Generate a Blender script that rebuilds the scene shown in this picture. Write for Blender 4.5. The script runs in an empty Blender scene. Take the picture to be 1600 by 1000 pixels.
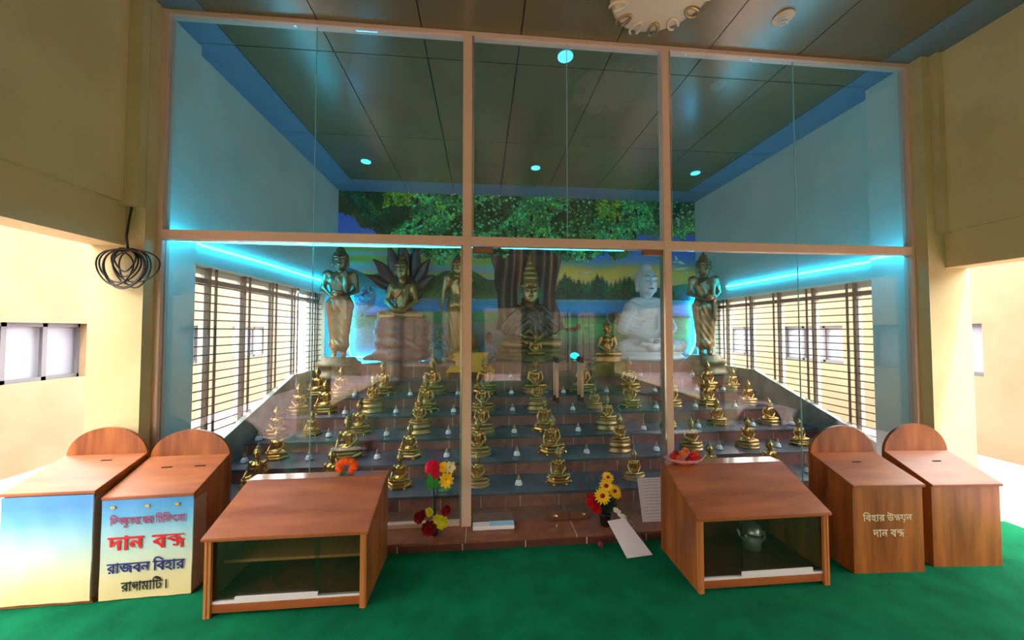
import bpy, bmesh, math, random
import numpy as np
from math import sin, cos, pi, atan, radians, sqrt
from mathutils import Vector, Matrix
random.seed(7); rng = np.random.default_rng(11)
SC = bpy.context.scene; COL = SC.collection

# ------------------------------------------------------------------ camera
F, H = 545.0, 1.45
yaw, pitch = atan(48/545), radians(1.75)
fv = Vector((sin(yaw)*cos(pitch), cos(yaw)*cos(pitch), sin(pitch)))
rv = Vector((cos(yaw), -sin(yaw), 0)); uv = rv.cross(fv)
cam = bpy.data.cameras.new('camera'); cam.sensor_width = 36; cam.lens = F/1600*36; cam.clip_start = .05
co = bpy.data.objects.new('camera', cam); COL.objects.link(co)
m3 = Matrix((rv, uv, -fv)).transposed(); co.matrix_world = Matrix.Translation((0, 0, H)) @ m3.to_4x4()
SC.camera = co
# ------------------------------------------------------------------ daylight and exposure
w = bpy.data.worlds.new('daylight'); SC.world = w; w.use_nodes = True
bg = w.node_tree.nodes['Background']; bg.inputs[0].default_value = (1.0, .97, .93, 1); bg.inputs[1].default_value = 7.8
sl = bpy.data.lights.new('sun', 'SUN'); sl.energy = 3.0; sl.angle = radians(3); sl.color = (1, .93, .82)
so = bpy.data.objects.new('sun', sl); COL.objects.link(so); so.rotation_euler = (radians(38), radians(14), 0)
SC.view_settings.view_transform = 'Standard'; SC.view_settings.look = 'None'
SC.view_settings.gamma = 1; SC.view_settings.use_curve_mapping = False; SC.view_settings.exposure = 0.62
LED_POWER = 30.0
# ------------------------------------------------------------------ materials
def S(r, g, b):
    f = lambda c: (c/255/12.92) if c/255 <= .04045 else ((c/255+.055)/1.055)**2.4
    return (f(r), f(g), f(b), 1)
def mat(name, col, rough=.5, metal=0, emit=None, es=0, spec=.5):
    m = bpy.data.materials.new(name); m.use_nodes = True
    p = m.node_tree.nodes['Principled BSDF']
    p.inputs['Base Color'].default_value = col; p.inputs['Roughness'].default_value = rough
    p.inputs['Metallic'].default_value = metal; p.inputs['Specular IOR Level'].default_value = spec
    if emit: p.inputs['Emission Color'].default_value = emit; p.inputs['Emission Strength'].default_value = es
    return m
def nodes(m): return m.node_tree.nodes, m.node_tree.links, m.node_tree.nodes['Principled BSDF']
def noisy(m, c1, c2, scale=(1, 1, 1), nscale=4, detail=4, lo=.35, hi=.65, bump=0, bscale=None):
    N, L, P = nodes(m)
    tc = N.new('ShaderNodeTexCoord'); mp = N.new('ShaderNodeMapping'); mp.inputs['Scale'].default_value = scale
    n = N.new('ShaderNodeTexNoise'); n.inputs['Scale'].default_value = nscale; n.inputs['Detail'].default_value = detail
    r = N.new('ShaderNodeValToRGB'); r.color_ramp.elements[0].position = lo; r.color_ramp.elements[1].position = hi
    r.color_ramp.elements[0].color = c1; r.color_ramp.elements[1].color = c2
    L.new(tc.outputs['Object'], mp.inputs[0]); L.new(mp.outputs[0], n.inputs['Vector']); L.new(n.outputs['Fac'], r.inputs[0])
    L.new(r.outputs[0], P.inputs['Base Color'])
    if bump:
        b = N.new('ShaderNodeBump'); b.inputs['Strength'].default_value = bump; b.inputs['Distance'].default_value = .01
        n2 = N.new('ShaderNodeTexNoise'); n2.inputs['Scale'].default_value = bscale or nscale*4; n2.inputs['Detail'].default_value = 3
        L.new(mp.outputs[0], n2.inputs['Vector']); L.new(n2.outputs['Fac'], b.inputs['Height']); L.new(b.outputs[0], P.inputs['Normal'])
    return m
def brick(m, c1, c2, mortar, bw, bh, axes='XZ', msize=.008, offset=.5, marb=True, shift=(0, 0)):
    N, L, P = nodes(m)
    tc = N.new('ShaderNodeTexCoord'); sp = N.new('ShaderNodeSeparateXYZ'); cb = N.new('ShaderNodeCombineXYZ')
    ad = N.new('ShaderNodeVectorMath'); ad.operation = 'ADD'; ad.inputs[1].default_value = (shift[0], shift[1], 0)
    L.new(tc.outputs['Object'], sp.inputs[0]); L.new(sp.outputs[axes[0]], cb.inputs[0]); L.new(sp.outputs[axes[1]], cb.inputs[1])
    L.new(cb.outputs[0], ad.inputs[0])
    b = N.new('ShaderNodeTexBrick'); b.inputs['Scale'].default_value = 1; b.inputs['Brick Width'].default_value = bw
    b.inputs['Row Height'].default_value = bh; b.inputs['Mortar Size'].default_value = msize; b.offset = offset
    b.inputs['Color1'].default_value = c1; b.inputs['Color2'].default_value = c2; b.inputs['Mortar'].default_value = mortar
    b.inputs['Mortar Smooth'].default_value = .1
    L.new(ad.outputs[0], b.inputs['Vector'])
    if marb:
        n = N.new('ShaderNodeTexNoise'); n.inputs['Scale'].default_value = 7; n.inputs['Detail'].default_value = 8; n.inputs['Distortion'].default_value = 1.5
        L.new(tc.outputs['Object'], n.inputs['Vector'])
        mx = N.new('ShaderNodeMix'); mx.data_type = 'RGBA'; mx.blend_type = 'MULTIPLY'; mx.inputs[0].default_value = .55
        rp = N.new('ShaderNodeValToRGB'); rp.color_ramp.elements[0].position = .3; rp.color_ramp.elements[0].color = (.45, .45, .45, 1); rp.color_ramp.elements[1].position = .7; rp.color_ramp.elements[1].color = (1.2, 1.15, 1.1, 1)
        L.new(n.outputs['Fac'], rp.inputs[0]); L.new(b.outputs['Color'], mx.inputs[6]); L.new(rp.outputs[0], mx.inputs[7]); L.new(mx.outputs[2], P.inputs['Base Color'])
    else: L.new(b.outputs['Color'], P.inputs['Base Color'])
    return m
M = {}
M['wood_x'] = noisy(mat('orange_brown_veneer', S(170, 96, 52), .38, spec=.35), S(142, 76, 38), S(174, 100, 54), (1.0, 6, 6), 2.2, 5, bump=.03)
M['wood_z'] = noisy(mat('orange_brown_veneer_upright', S(160, 90, 45), .35), S(122, 64, 28), S(172, 100, 48), (7, 7, .8), 2.2, 4, bump=.05)
M['wood_side'] = noisy(mat('brown_plywood', S(110, 60, 30), .45), S(92, 50, 24), S(120, 70, 38), (6, 6, .7), 2.2, 4)
M['edge'] = mat('pale_wood_edging', S(190, 120, 66), .4)
M['dark'] = mat('dark_slot', S(25, 15, 10), .8)
M['wall_cream'] = noisy(mat('cream_paint', S(214, 198, 150), .75), S(208, 190, 142), S(220, 204, 156), nscale=2)
M['wall_olive'] = noisy(mat('olive_beige_paint', S(196, 182, 136), .7), S(188, 174, 128), S(204, 190, 144), nscale=2)
M['wall_in'] = noisy(mat('pale_green_paint', S(206, 222, 208), .65), S(200, 216, 202), S(212, 228, 214), nscale=1.5)
M['ceil'] = noisy(mat('olive_gloss_panel', S(124, 108, 78), (.22), .22, spec=.8), S(118, 103, 74), S(130, 113, 82), nscale=1.2)
M['ceilband'] = mat('blue_grey_panel', S(112, 132, 150), .35)
M['joint'] = mat('black_joint', (.008, .008, .01, 1), .7)
M['alu'] = mat('beige_aluminium', S(222, 190, 172), .38, .1)
M['alu2'] = mat('silver_trim', S(210, 200, 195), .25, .8)
M['chrome'] = mat('polished_steel', (.85, .83, .8, 1), .12, 1)
M['brass'] = mat('brown_steel_fitting', S(170, 130, 110), .3, .9)
M['black'] = mat('black_plastic', (.012, .012, .013, 1), .35)
M['iron'] = mat('dark_painted_iron', S(48, 38, 36), .5)
M['cord'] = mat('black_cable', (.018, .015, .014, 1), .45)
M['tread'] = noisy(mat('dark_green_marble', S(92, 88, 94), .2), S(74, 72, 78), S(110, 104, 110), nscale=3, detail=7, lo=.3, hi=.7)
M['riser'] = brick(mat('reddish_brown_marble_tile', S(120, 75, 62), .22), S(160, 106, 98), S(136, 88, 82), S(200, 185, 172), .31, 3.0, 'XZ', .003, .0)
M['plinth_top'] = brick(mat('brown_marble_slab', S(120, 72, 55), .18), S(142, 88, 66), S(124, 76, 58), S(190, 165, 145), .75, 3.0, 'XY', .003, .0, shift=(.1, 1))
M['plinth_face'] = brick(mat('speckled_maroon_marble', S(88, 52, 48), .3), S(98, 58, 52), S(84, 50, 46), S(200, 190, 180), .42, 3.0, 'XZ', .004, .0, shift=(.12, 1))
M['curb'] = noisy(mat('grey_green_marble_curb', S(128, 142, 132), .25), S(104, 120, 112), S(146, 158, 148), nscale=5)
M['carpet'] = noisy(mat('green_carpet', S(8, 120, 78), .95, spec=.1), S(5, 92, 60), S(9, 112, 74), nscale=5, detail=6, bump=.5, bscale=260)
M['gold'] = mat('polished_gold', (.60, .33, .10, 1), .27, .9)
M['gold2'] = mat('antique_gold', (.50, .30, .12, 1), .3, .85)
M['gold3'] = mat('old_dull_gold', (.36, .26, .15, 1), .33, .85)
M['goldy'] = mat('yellow_gold_paint', (.72, .42, .05, 1), .35, .5)
M['hairg'] = mat('darkened_gold', (.30, .19, .08, 1), .36, .85)
M['robebr'] = noisy(mat('dark_bronze_robe', S(104, 86, 78), .26, .6), S(84, 66, 62), S(138, 122, 114), nscale=8)
M['maroon'] = noisy(mat('dark_maroon_lacquer', S(40, 22, 32), .3), S(28, 16, 26), S(54, 30, 40), nscale=9)
M['coil'] = noisy(mat('dusky_rose_lacquer', S(120, 76, 76), .35), S(96, 60, 64), S(142, 94, 92), (1, 1, 3), 6)
M['white_st'] = mat('white_marble_paint', S(222, 228, 232), .35)
M['lip'] = mat('red_lip_paint', S(120, 30, 40), .5)
M['brow'] = mat('dark_brow_paint', S(50, 44, 50), .5)
M['cup'] = mat('white_plastic_cup', S(228, 228, 226), .4)
M['flame'] = mat('amber_flame_tip', S(196, 140, 92), .3)
M['greenped'] = noisy(mat('green_gold_pedestal', S(92, 92, 48), .35, .6), S(74, 78, 40), S(120, 112, 56), nscale=10)
M['stone'] = noisy(mat('weathered_bronze_pedestal', S(124, 112, 84), .45, .4), S(100, 92, 68), S(140, 126, 96), nscale=8)
M['teal'] = mat('teal_reflection_tint', S(20, 120, 135), .15)  # teal reflections on the disciples, put into the base colour
M['tealhead'] = mat('green_glaze', S(66, 120, 96), .3)
M['robeor'] = mat('orange_gold_robe', S(205, 140, 70), .4, .4)
M['pot'] = mat('black_pot', (.01, .01, .012, 1), .3)
M['leaf'] = mat('leaf_green', S(44, 130, 48), .5)
M['leafd'] = mat('dark_leaf_green', S(20, 52, 26), .6)
M['red'] = mat('red_petal', S(200, 16, 30), .55)
M['pinkred'] = mat('crimson_petal', S(226, 12, 70), .55)
M['dred'] = mat('deep_red_petal', S(150, 10, 20), .55)
M['yel'] = mat('yellow_petal', S(250, 205, 25), .55)
M['lyel'] = mat('lemon_petal', S(220, 215, 40), .55)
M['orange'] = mat('orange_petal', S(250, 105, 10), .6)
M['peach'] = mat('peach_petal', S(245, 140, 80), .6)
M['cream'] = mat('cream_petal', S(235, 225, 175), .6)
M['whitep'] = mat('white_petal', S(235, 235, 230), .6)
M['pink'] = mat('pink_dish', S(238, 150, 150), .4)
M['paper'] = noisy(mat('printed_paper', S(226, 214, 222), .6), S(200, 190, 204), S(232, 222, 228), (30, 1, 60), 2, 2, .3, .5)
M['papere'] = mat('paper_lines', S(165, 155, 170), .6)
M['plate'] = mat('off_white_plaster', S(226, 200, 170), .5)
M['lamp_off'] = mat('frosted_diffuser', S(215, 225, 225), .4)
M['lamp_cy'] = mat('cyan_lit_diffuser', S(120, 220, 240), .4, emit=(.10, .62, .85, 1), es=.9)
M['led'] = mat('cyan_led_tube', (.1, .8, 1, 1), .3, emit=(.016, .52, .95, 1), es=LED_POWER)
M['lampc'] = mat('cyan_glowing_bowl', (.1, .7, .9, 1), .2, emit=(0, .6, .9, 1), es=2.0)
M['silver'] = mat('dull_silver', (.6, .62, .62, 1), .35, .9)
M['whitebar'] = mat('white_plastic_rail', S(226, 220, 222), .35)
M['bluep'] = mat('pale_blue_card', S(150, 195, 220), .5)
M['wframe'] = mat('cream_window_frame', S(225, 210, 190), .5)
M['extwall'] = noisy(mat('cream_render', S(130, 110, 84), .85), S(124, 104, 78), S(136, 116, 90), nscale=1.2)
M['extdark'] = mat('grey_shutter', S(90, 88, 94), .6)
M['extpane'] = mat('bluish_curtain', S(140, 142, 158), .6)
M['ground'] = noisy(mat('pinkish_paving', S(190, 160, 160), .8), S(180, 150, 152), S(200, 172, 168), nscale=3)
M['hedge'] = noisy(mat('hedge_green', S(96, 140, 52), .8), S(60, 110, 40), S(170, 190, 80), nscale=9)

def glassmat(name, tint, refl=1.0):
    m = bpy.data.materials.new(name); m.use_nodes = True; N, L = m.node_tree.nodes, m.node_tree.links
    N.clear(); o = N.new('ShaderNodeOutputMaterial'); t = N.new('ShaderNodeBsdfTransparent'); t.inputs[0].default_value = tint
    g = N.new('ShaderNodeBsdfGlossy'); g.inputs['Roughness'].default_value = .02; g.inputs[0].default_value = (refl, refl, refl, 1)
    lw = N.new('ShaderNodeLayerWeight'); lw.inputs[0].default_value = .5      # facing = 1 - |cos|, same from both sides of a thin pane
    pw = N.new('ShaderNodeMath'); pw.operation = 'POWER'; pw.inputs[1].default_value = 5; ml = N.new('ShaderNodeMath'); ml.operation = 'MULTIPLY_ADD'; ml.inputs[1].default_value = .96; ml.inputs[2].default_value = .04
    mx = N.new('ShaderNodeMixShader'); L.new(lw.outputs['Facing'], pw.inputs[0]); L.new(pw.outputs[0], ml.inputs[0])
    L.new(ml.outputs[0], mx.inputs[0]); L.new(t.outputs[0], mx.inputs[1]); L.new(g.outputs[0], mx.inputs[2]); L.new(mx.outputs[0], o.inputs[0])
    return m
M['glass'] = glassmat('clear_greenish_glass', (.95, .985, .98, 1))
M['glass2'] = glassmat('cabinet_glass', (.80, .86, .84, 1))

# ------------------------------------------------------------------ mesh helpers
class MB:
    def __init__(s): s.v = []; s.f = []; s.mi = []; s.cur = 0
    def add(s, vs, fs):
        o = len(s.v); s.v += [tuple(v) for v in vs]; s.f += [tuple(i+o for i in f) for f in fs]; s.mi += [s.cur]*len(fs); return s
    def box(s, x0, x1, y0, y1, z0, z1):
        return s.add([(x0, y0, z0), (x1, y0, z0), (x1, y1, z0), (x0, y1, z0), (x0, y0, z1), (x1, y0, z1), (x1, y1, z1), (x0, y1, z1)],
                     [(0, 3, 2, 1), (4, 5, 6, 7), (0, 1, 5, 4), (1, 2, 6, 5), (2, 3, 7, 6), (3, 0, 4, 7)])
    def prism(s, pts, a0, a1, axis='X'):      # pts 2-D polygon extruded along axis
        n = len(pts)
        def P(a, p): return (a, p[0], p[1]) if axis == 'X' else ((p[0], a, p[1]) if axis == 'Y' else (p[0], p[1], a))
        vs = [P(a0, p) for p in pts]+[P(a1, p) for p in pts]
        return s.add(vs, [tuple(range(n))[::-1], tuple(range(n, 2*n))]+[(i, (i+1) % n, n+(i+1) % n, n+i) for i in range(n)])
    def lathe(s, prof, n=24, c=(0, 0, 0), sx=1, sy=1, petal=0, np_=8, rot=0):
        vs = []; fs = []
        for k, (r, z) in enumerate(prof):
            for i in range(n):
                a = 2*pi*i/n+rot; q = r*(1+petal*abs(cos(np_*a/2))) if 0 < k < len(prof)-1 else r
                vs.append((c[0]+q*cos(a)*sx, c[1]+q*sin(a)*sy, c[2]+z))
        m = len(prof)
        for k in range(m-1):
            for i in range(n): j = (i+1) % n; fs.append((k*n+i, k*n+j, (k+1)*n+j, (k+1)*n+i))
        fs.append(tuple(range(n))[::-1]); fs.append(tuple((m-1)*n+i for i in range(n)))
        return s.add(vs, fs)
    def tube(s, pts, r, n=8, closed=False, r2=None):
        pts = [Vector(p) for p in pts]; m = len(pts); vs = []; fs = []; up = None
        for k, p in enumerate(pts):
            if closed: t = (pts[(k+1) % m]-pts[k-1]).normalized()
            else: t = (pts[min(k+1, m-1)]-pts[max(k-1, 0)]).normalized()
            if up is None: up = Vector((0, 0, 1)) if abs(t.z) < .9 else Vector((0, 1, 0))
            a = t.cross(up).normalized(); b = a.cross(t); up = b
            rr = r if r2 is None else r+(r2-r)*k/(m-1)
            for i in range(n): q = 2*pi*i/n; vs.append(p+(a*cos(q)+b*sin(q))*rr)
        for k in range(m if closed else m-1):
            for i in range(n): j = (i+1) % n; k2 = (k+1) % m; fs.append((k*n+i, k*n+j, k2*n+j, k2*n+i))
        if not closed: fs.append(tuple(range(n))[::-1]); fs.append(tuple((m-1)*n+i for i in range(n)))
        return s.add(vs, fs)
    def ball(s, c, r, nu=16, nv=10):
        if not hasattr(r, '__len__'): r = (r, r, r)
        vs = [(c[0], c[1], c[2]-r[2])]; fs = []
        for k in range(1, nv):
            p = pi*k/nv-pi/2
            for i in range(nu): a = 2*pi*i/nu; vs.append((c[0]+r[0]*cos(p)*cos(a), c[1]+r[1]*cos(p)*sin(a), c[2]+r[2]*sin(p)))
        vs.append((c[0], c[1], c[2]+r[2])); e = len(vs)-1
        for i in range(nu): fs.append((0, 1+(i+1) % nu, 1+i)); fs.append((e, e-nu+i, e-nu+(i+1) % nu))
        for k in range(nv-2):
            for i in range(nu): j = (i+1) % nu; fs.append((1+k*nu+i, 1+k*nu+j, 1+(k+1)*nu+j, 1+(k+1)*nu+i))
        return s.add(vs, fs)
    def xf(s, mtx, start=0):
        for i in range(start, len(s.v)): s.v[i] = tuple(mtx @ Vector(s.v[i]))
        return s
    def mesh(s, name, mats, smooth=False):
        me = bpy.data.meshes.new(name); me.from_pydata(s.v, [], s.f); 
        for m in (mats if isinstance(mats, (list, tuple)) else [mats]): me.materials.append(m)
        me.polygons.foreach_set('material_index', s.mi)
        if smooth: me.polygons.foreach_set('use_smooth', [True]*len(me.polygons))
        me.update(); return me
    def build(s, name, mats, parent=None, smooth=False, bevel=0, label=None):
        me = s.mesh(name, mats, smooth)
        if bevel:
            b = bmesh.new(); b.from_mesh(me)
            bmesh.ops.recalc_face_normals(b, faces=b.faces)
            bmesh.ops.bevel(b, geom=[e for e in b.edges if len(e.link_faces) == 2 and e.calc_face_angle(0) > .5], offset=bevel, segments=2, affect='EDGES')
            b.to_mesh(me); b.free()
        else:
            b = bmesh.new(); b.from_mesh(me); bmesh.ops.recalc_face_normals(b, faces=b.faces); b.to_mesh(me); b.free()
        return ob(name, me, parent, label)
def ob(name, me, parent=None, label=None):
    o = bpy.data.objects.new(name, me); COL.objects.link(o)
    if parent: o.parent = parent
    if label: o['label'] = label
    return o
def tag(o, label, cat, group=None):
    o['label'] = label; o['category'] = cat
    if group: o['group'] = group
    return o
def thing(name, label, cat, loc=(0, 0, 0), rz=0, group=None):
    o = bpy.data.objects.new(name, None); COL.objects.link(o); o.location = loc; o.rotation_euler = (0, 0, rz); o.empty_display_size = .05
    return tag(o, label, cat, group)
def struct(o): o['kind'] = 'structure'; return o
def dup(root, loc, label, rz=None, sc=None):
    r = root.copy(); COL.objects.link(r); r.location = loc; r['label'] = label
    if rz is not None: r.rotation_euler = (0, 0, rz)
    if sc: r.scale = (sc,)*3
    for ch in list(root.children):
        c = ch.copy(); COL.objects.link(c); c.parent = r
        for g in list(ch.children):
            d = g.copy(); COL.objects.link(d); d.parent = c
    return r
def holes(mb, axis, a, b, u0, u1, z0, z1, hs):
    """wall slab: axis 'X' = lies in a..b along X and runs u along Y; hs = (u0,u1,z0,z1) openings"""
    us = sorted({u0, u1, *[q for h in hs for q in h[:2]]}); zs = sorted({z0, z1, *[q for h in hs for q in h[2:]]})
    for i in range(len(us)-1):
        run = None
        for k in range(len(zs)-1):
            um, zm = (us[i]+us[i+1])/2, (zs[k]+zs[k+1])/2
            solid = not any(h[0] < um < h[1] and h[2] < zm < h[3] for h in hs)
            if solid and run is None: run = zs[k]
            if (not solid or k == len(zs)-2) and run is not None:
                top = zs[k+1] if solid else zs[k]
                if axis == 'X': mb.box(a, b, us[i], us[i+1], run, top)
                else: mb.box(us[i], us[i+1], a, b, run, top)
                run = None
    return mb

# ------------------------------------------------------------------ the setting
HC = 3.665; GY = 2.56; XL, XR = -2.25, 3.67; HXL, HXR = -2.30, 3.68; YB = 5.67; YR = -5.0
# carpet with a few wrinkles
nx, ny = 180, 150; vs = []; fs = []
x0, x1, y0, y1 = HXL-.3, HXR+.3, YR, 2.366
for j in range(ny+1):
    y = y1-(y1-y0)*(j/ny)**1.7
    for i in range(nx+1):
        x = x0+(x1-x0)*i/nx
        z = .010*math.exp(-((x-.24-.02*sin(y*3))/.018)**2)*(1 if y > .8 else 0)+.0035*sin(x*2.1+y*1.3)*sin(y*2.2-x)**2+.004*math.exp(-((y-2.0-.12*x)/.06)**2)*(1 if -.5 < x < 1.1 else 0)
        vs.append((x, y, max(z, 0)))
for j in range(ny):
    for i in range(nx): a = j*(nx+1)+i; fs.append((a, a+nx+1, a+nx+2, a+1))
struct(MB().add(vs, fs).build('floor', M['carpet'], smooth=True))
struct(MB().box(HXL-.3, HXR+.3, YR, 2.366, -.15, -.012).build('trim_1', M['ground']))
# ceiling: cladding panels with black joints
jx = [-1.91, -1.17, -.44, .29, 1.03, 1.78, 2.53, 3.28]; jy = [5.23, 4.03, 2.82, 1.62, .42, -.78, -1.98, -3.18, -4.38]
c = MB(); g = .004
xs = [-2.75]+jx+[4.1]; ys = [YR]+jy[::-1]+[YB+.02]
for i in range(len(xs)-1):
    for j in range(len(ys)-1):
        c.cur = 1 if i in (0, len(xs)-2) or j == len(ys)-2 else 0
        c.box(xs[i]+g, xs[i+1]-g, ys[j]+g, ys[j+1]-g, HC, HC+.02)
c.cur = 2; c.box(-2.75, 4.1, YR, YB+.02, HC+.014, HC+.12)
struct(c.build('ceiling', [M['ceil'], M['ceilband'], M['joint']]))
# shrine side walls with window openings
WY0, WY1, WZ0 = 2.95, 5.25, .34
struct(holes(MB(), 'X', XL-.2, XL, 2.75, YB+.2, 0, HC, [(WY0, WY1, WZ0, 1.98)]).build('wall_left', M['wall_in']))
struct(holes(MB(), 'X', XR, XR+.2, 2.75, YB+.2, 0, HC, [(WY0, WY1, WZ0, 1.93)]).build('wall_right', M['wall_in']))
struct(MB().box(XL-.2, XR+.2, YB, YB+.2, 0, HC).build('wall_back', M['wall_in']))
# pilasters either side of the glass, inside and outside
struct(MB().box(XL-.2, -2.18, GY+.03, 2.86, 0, HC).build('trim_2', M['wall_in']))
struct(MB().box(3.53, XR+.2, GY+.03, 2.86, 0, HC).build('trim_3', M['wall_in']))
struct(MB().box(-2.5, -2.18, 2.45, GY+.03, 0, HC).box(-2.5, -2.185, 2.40, 2.45, 2.25, HC).build('trim_4', M['wall_olive']))
struct(MB().box(3.53, 3.9, 2.45, GY+.03, 0, HC).box(3.60, 3.9, 2.40, 2.45, 2.22, HC).build('trim_5', M['wall_olive']))
# hall walls
hl = [(.1, 2.45, -.1, 2.0), (-4.3, -.5, .3, 2.0)]
a = holes(MB(), 'X', HXL-.2, HXL, YR, 2.45, -.1, 2.27, hl); a.box(HXL-.2, HXL+.03, YR, 2.45, 2.27, HC)
struct(a.build('wall_hall_left', M['wall_cream']))
a = holes(MB(), 'X', HXR, HXR+.2, YR, 2.45, -.1, 2.23, [(.1, 2.45, -.1, 1.95), (-4.3, -.5, .3, 1.95)]); a.box(HXR-.03, HXR+.2, YR, 2.45, 2.23, HC)
struct(a.build('wall_hall_right', M['wall_cream']))
rear = [(-2.2, -1.35, .45, 2.0), (-1.15, -.45, .45, 2.0), (.1, 1.15, -.1, 2.1), (2.1, 2.7, .3, 2.0), (2.85, 3.4, .3, 2.0)]
struct(holes(MB(), 'Y', YR-.2, YR, HXL-.2, HXR+.2, -.1, HC, rear).build('wall_rear', M['wall_cream']))

q = MB()
for (a0, a1, z0, z1) in rear[:2]+rear[3:]:
    for z in np.arange(z0+.1, z1, .16): q.box(a0, a1, YR-.12, YR-.10, z, z+.018)
    for x in (a0+(a1-a0)*f_ for f_ in (.02, .34, .66, .98)): q.box(x-.02, x+.02, YR-.13, YR-.09, z0, z1)
struct(q.build('window_20', M['wframe']))
# window grilles in the shrine side walls
def grille(n, x, xo, ztop, sgn):
    fr = MB()                                   # light frame posts and rails set in the opening
    posts = [WY0+.01, 3.205, 3.65, 4.105, 4.565, 5.03, WY1-.01]
    for p in posts: fr.box(xo-.02, xo+.02, p-.028, p+.028, WZ0, ztop)
    fr.box(xo-.02, xo+.02, WY0, WY1, ztop-.05, ztop); fr.box(xo-.02, xo+.02, WY0, WY1, WZ0, WZ0+.05)
    w_ = struct(fr.build('window_%d' % n, M['wframe']))
    z = WZ0+.03; k = 0
    bars = MB()
    while z < ztop-.1:
        bars.tube([(x, WY0-.02, z), (x, WY1+.02, z)], .0062, 6); z += .073
    for p in posts[1:-1]:
        for d in (-.036, .036): bars.box(x-.008, x+.008, p+d-.007, p+d+.007, WZ0-.01, ztop)
    bars.build('window_grille', M['iron'], w_)
    MB().box(xo-.03, xo+.03, WY0, WY1, ztop-.13, ztop-.085).build('window_transom', M['extdark'], w_)
    return w_
grille(1, XL-.05, XL-.12, 1.98, -1); grille(2, XR+.05, XR+.12, 1.93, 1)

# raised marble plinth, stepped altar
T = [(2.78, .177), (3.123, .297), (3.489, .400), (3.898, .528), (4.33, .652), (4.65, .808), (4.944, 1.002)]
p = MB(); p.box(-2.17, 3.53, 2.366, 2.79, -.05, .050); p.cur = 1; p.box(-2.17, 3.53, 2.358, 2.79, .050, .065)
struct(p.build('floor_plinth', [M['plinth_face'], M['plinth_top']]))
st = MB()
for k, (y, z) in enumerate(T):
    zp = ([.05]+[t[1] for t in T])[k]
    xa, xb = (XL+.055, XR-.055) if k < 6 else (-1.72, 3.20)
    yb = YB if k >= 5 else T[k+1][0]+.02
    st.cur = 0; st.box(xa, xb, y, yb, zp-.03, z-.022)
    st.cur = 1; st.box(xa, xb, y-.010, yb, z-.022, z)
struct(st.build('floor_altar_steps', [M['riser'], M['tread']]))
for nm, xa, xb in (('trim_6', XL+.002, XL+.055), ('trim_7', XR-.055, XR-.002)):
    q = MB(); pr = [(2.87, 0), (YB, 0), (YB, .93), (4.35, .93), (2.87, .40)]
    struct(q.prism(pr, xa, xb, 'X').build(nm, M['curb']))

# glass partition: frame, panes, doors
fr = MB()
fr.box(-2.185, 3.535, GY-.03, GY+.03, 2.068, 2.135)
fr.box(-2.185, 3.535, GY-.03, GY+.03, HC-.035, HC-.001)
fr.box(-2.195, -2.145, GY-.031, GY+.031, .065, HC); fr.box(3.50, 3.54, GY-.031, GY+.031, .065, HC)
fr.box(-.137, -.070, GY-.034, GY+.034, .065, HC-.03); fr.box(1.388, 1.445, GY-.034, GY+.034, .065, HC-.03)
fr.box(-2.145, -.137, GY-.02, GY+.02, .065, .095); fr.box(1.445, 3.50, GY-.02, GY+.02, .065, .095)
struct(fr.build('trim_8', M['alu'], bevel=.002))
sil = MB(); M['silicone'] = mat('clear_silicone', S(150, 205, 205), .3)
for xx in (-.150, 1.376): sil.box(xx, xx+.012, GY-.036, GY+.02, .066, 2.066)
for xx in (-.066, 1.447): sil.box(xx, xx+.008, GY-.036, GY+.02, 2.14, HC-.04)
for xx in (-1.1835, .6435, 2.5125):
    sil.cur = 1; sil.box(xx, xx+.0022, GY-.0055, GY+.0055, 2.137, HC-.036)
    if xx != .6435: sil.box(xx, xx+.0022, GY-.0055, GY+.0055, .096, 2.066)
struct(sil.build('trim_9', [M['alu2'], M['silicone']]))
cuts = [(-2.145, -1.185), (-1.181, -.139), (-.068, .642), (.646, 1.386), (1.447, 2.511), (2.515, 3.498)]
for k, (xa, xb) in enumerate(cuts):
    struct(MB().box(xa, xb, GY-.005, GY+.005, 2.137, HC-.036).build('window_%d' % (k+3), M['glass']))
for k, (xa, xb) in enumerate(cuts):
    if k in (2, 3):
        d = struct(MB().box(xa+.003, xb-.003, GY-.005, GY+.005, .072, 2.062).build('door_%d' % (k-1), M['glass']))
        hx = .552 if k == 2 else .738
        hm = MB()
        for sy in (-1, 1): hm.tube([(hx, GY+sy*.045, .955), (hx, GY+sy*.045, 1.225)], .0105, 12)
        hm.build('door_handle', M['alu'], d, smooth=True)
        hm = MB()
        for sy in (-1, 1):
            for z0, z1, zc in ((.925, .965, .95), (1.215, 1.255, 1.23)):
                hm.tube([(hx, GY+sy*.045, z0), (hx, GY+sy*.045, z1)], .014, 12); hm.tube([(hx, GY+sy*.006, zc), (hx, GY+sy*.045, zc)], .009, 8)
        hm.build('handle_end', M['black'], d, label='black rubber ends of the door handle')
        xa2, xb2 = (.490, .640) if k == 2 else (.648, .800)
        pf = MB().box(xa2, xb2, GY-.018, GY+.018, .070, .122).build('patch_fitting', M['brass'], d, bevel=.003)
        MB().lathe([(.016, 0), (.016, .006), (.008, .008)], 16).xf(Matrix.Translation((xb2-.045 if k == 3 else xa2+.05, GY-.018, .098)) @ Matrix.Rotation(pi/2, 4, 'X')).build('lock_cylinder', M['chrome'], pf)
        xt0, xt1 = (-.066, .085) if k == 2 else (1.228, 1.384)
        MB().box(xt0, xt1, GY-.018, GY+.018, 2.025, 2.064).build('patch_fitting', M['brass'], d, bevel=.003)
    else:
        struct(MB().box(xa, xb, GY-.005, GY+.005, .096, 2.066).build('window_%d' % (k+9), M['glass']))

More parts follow.
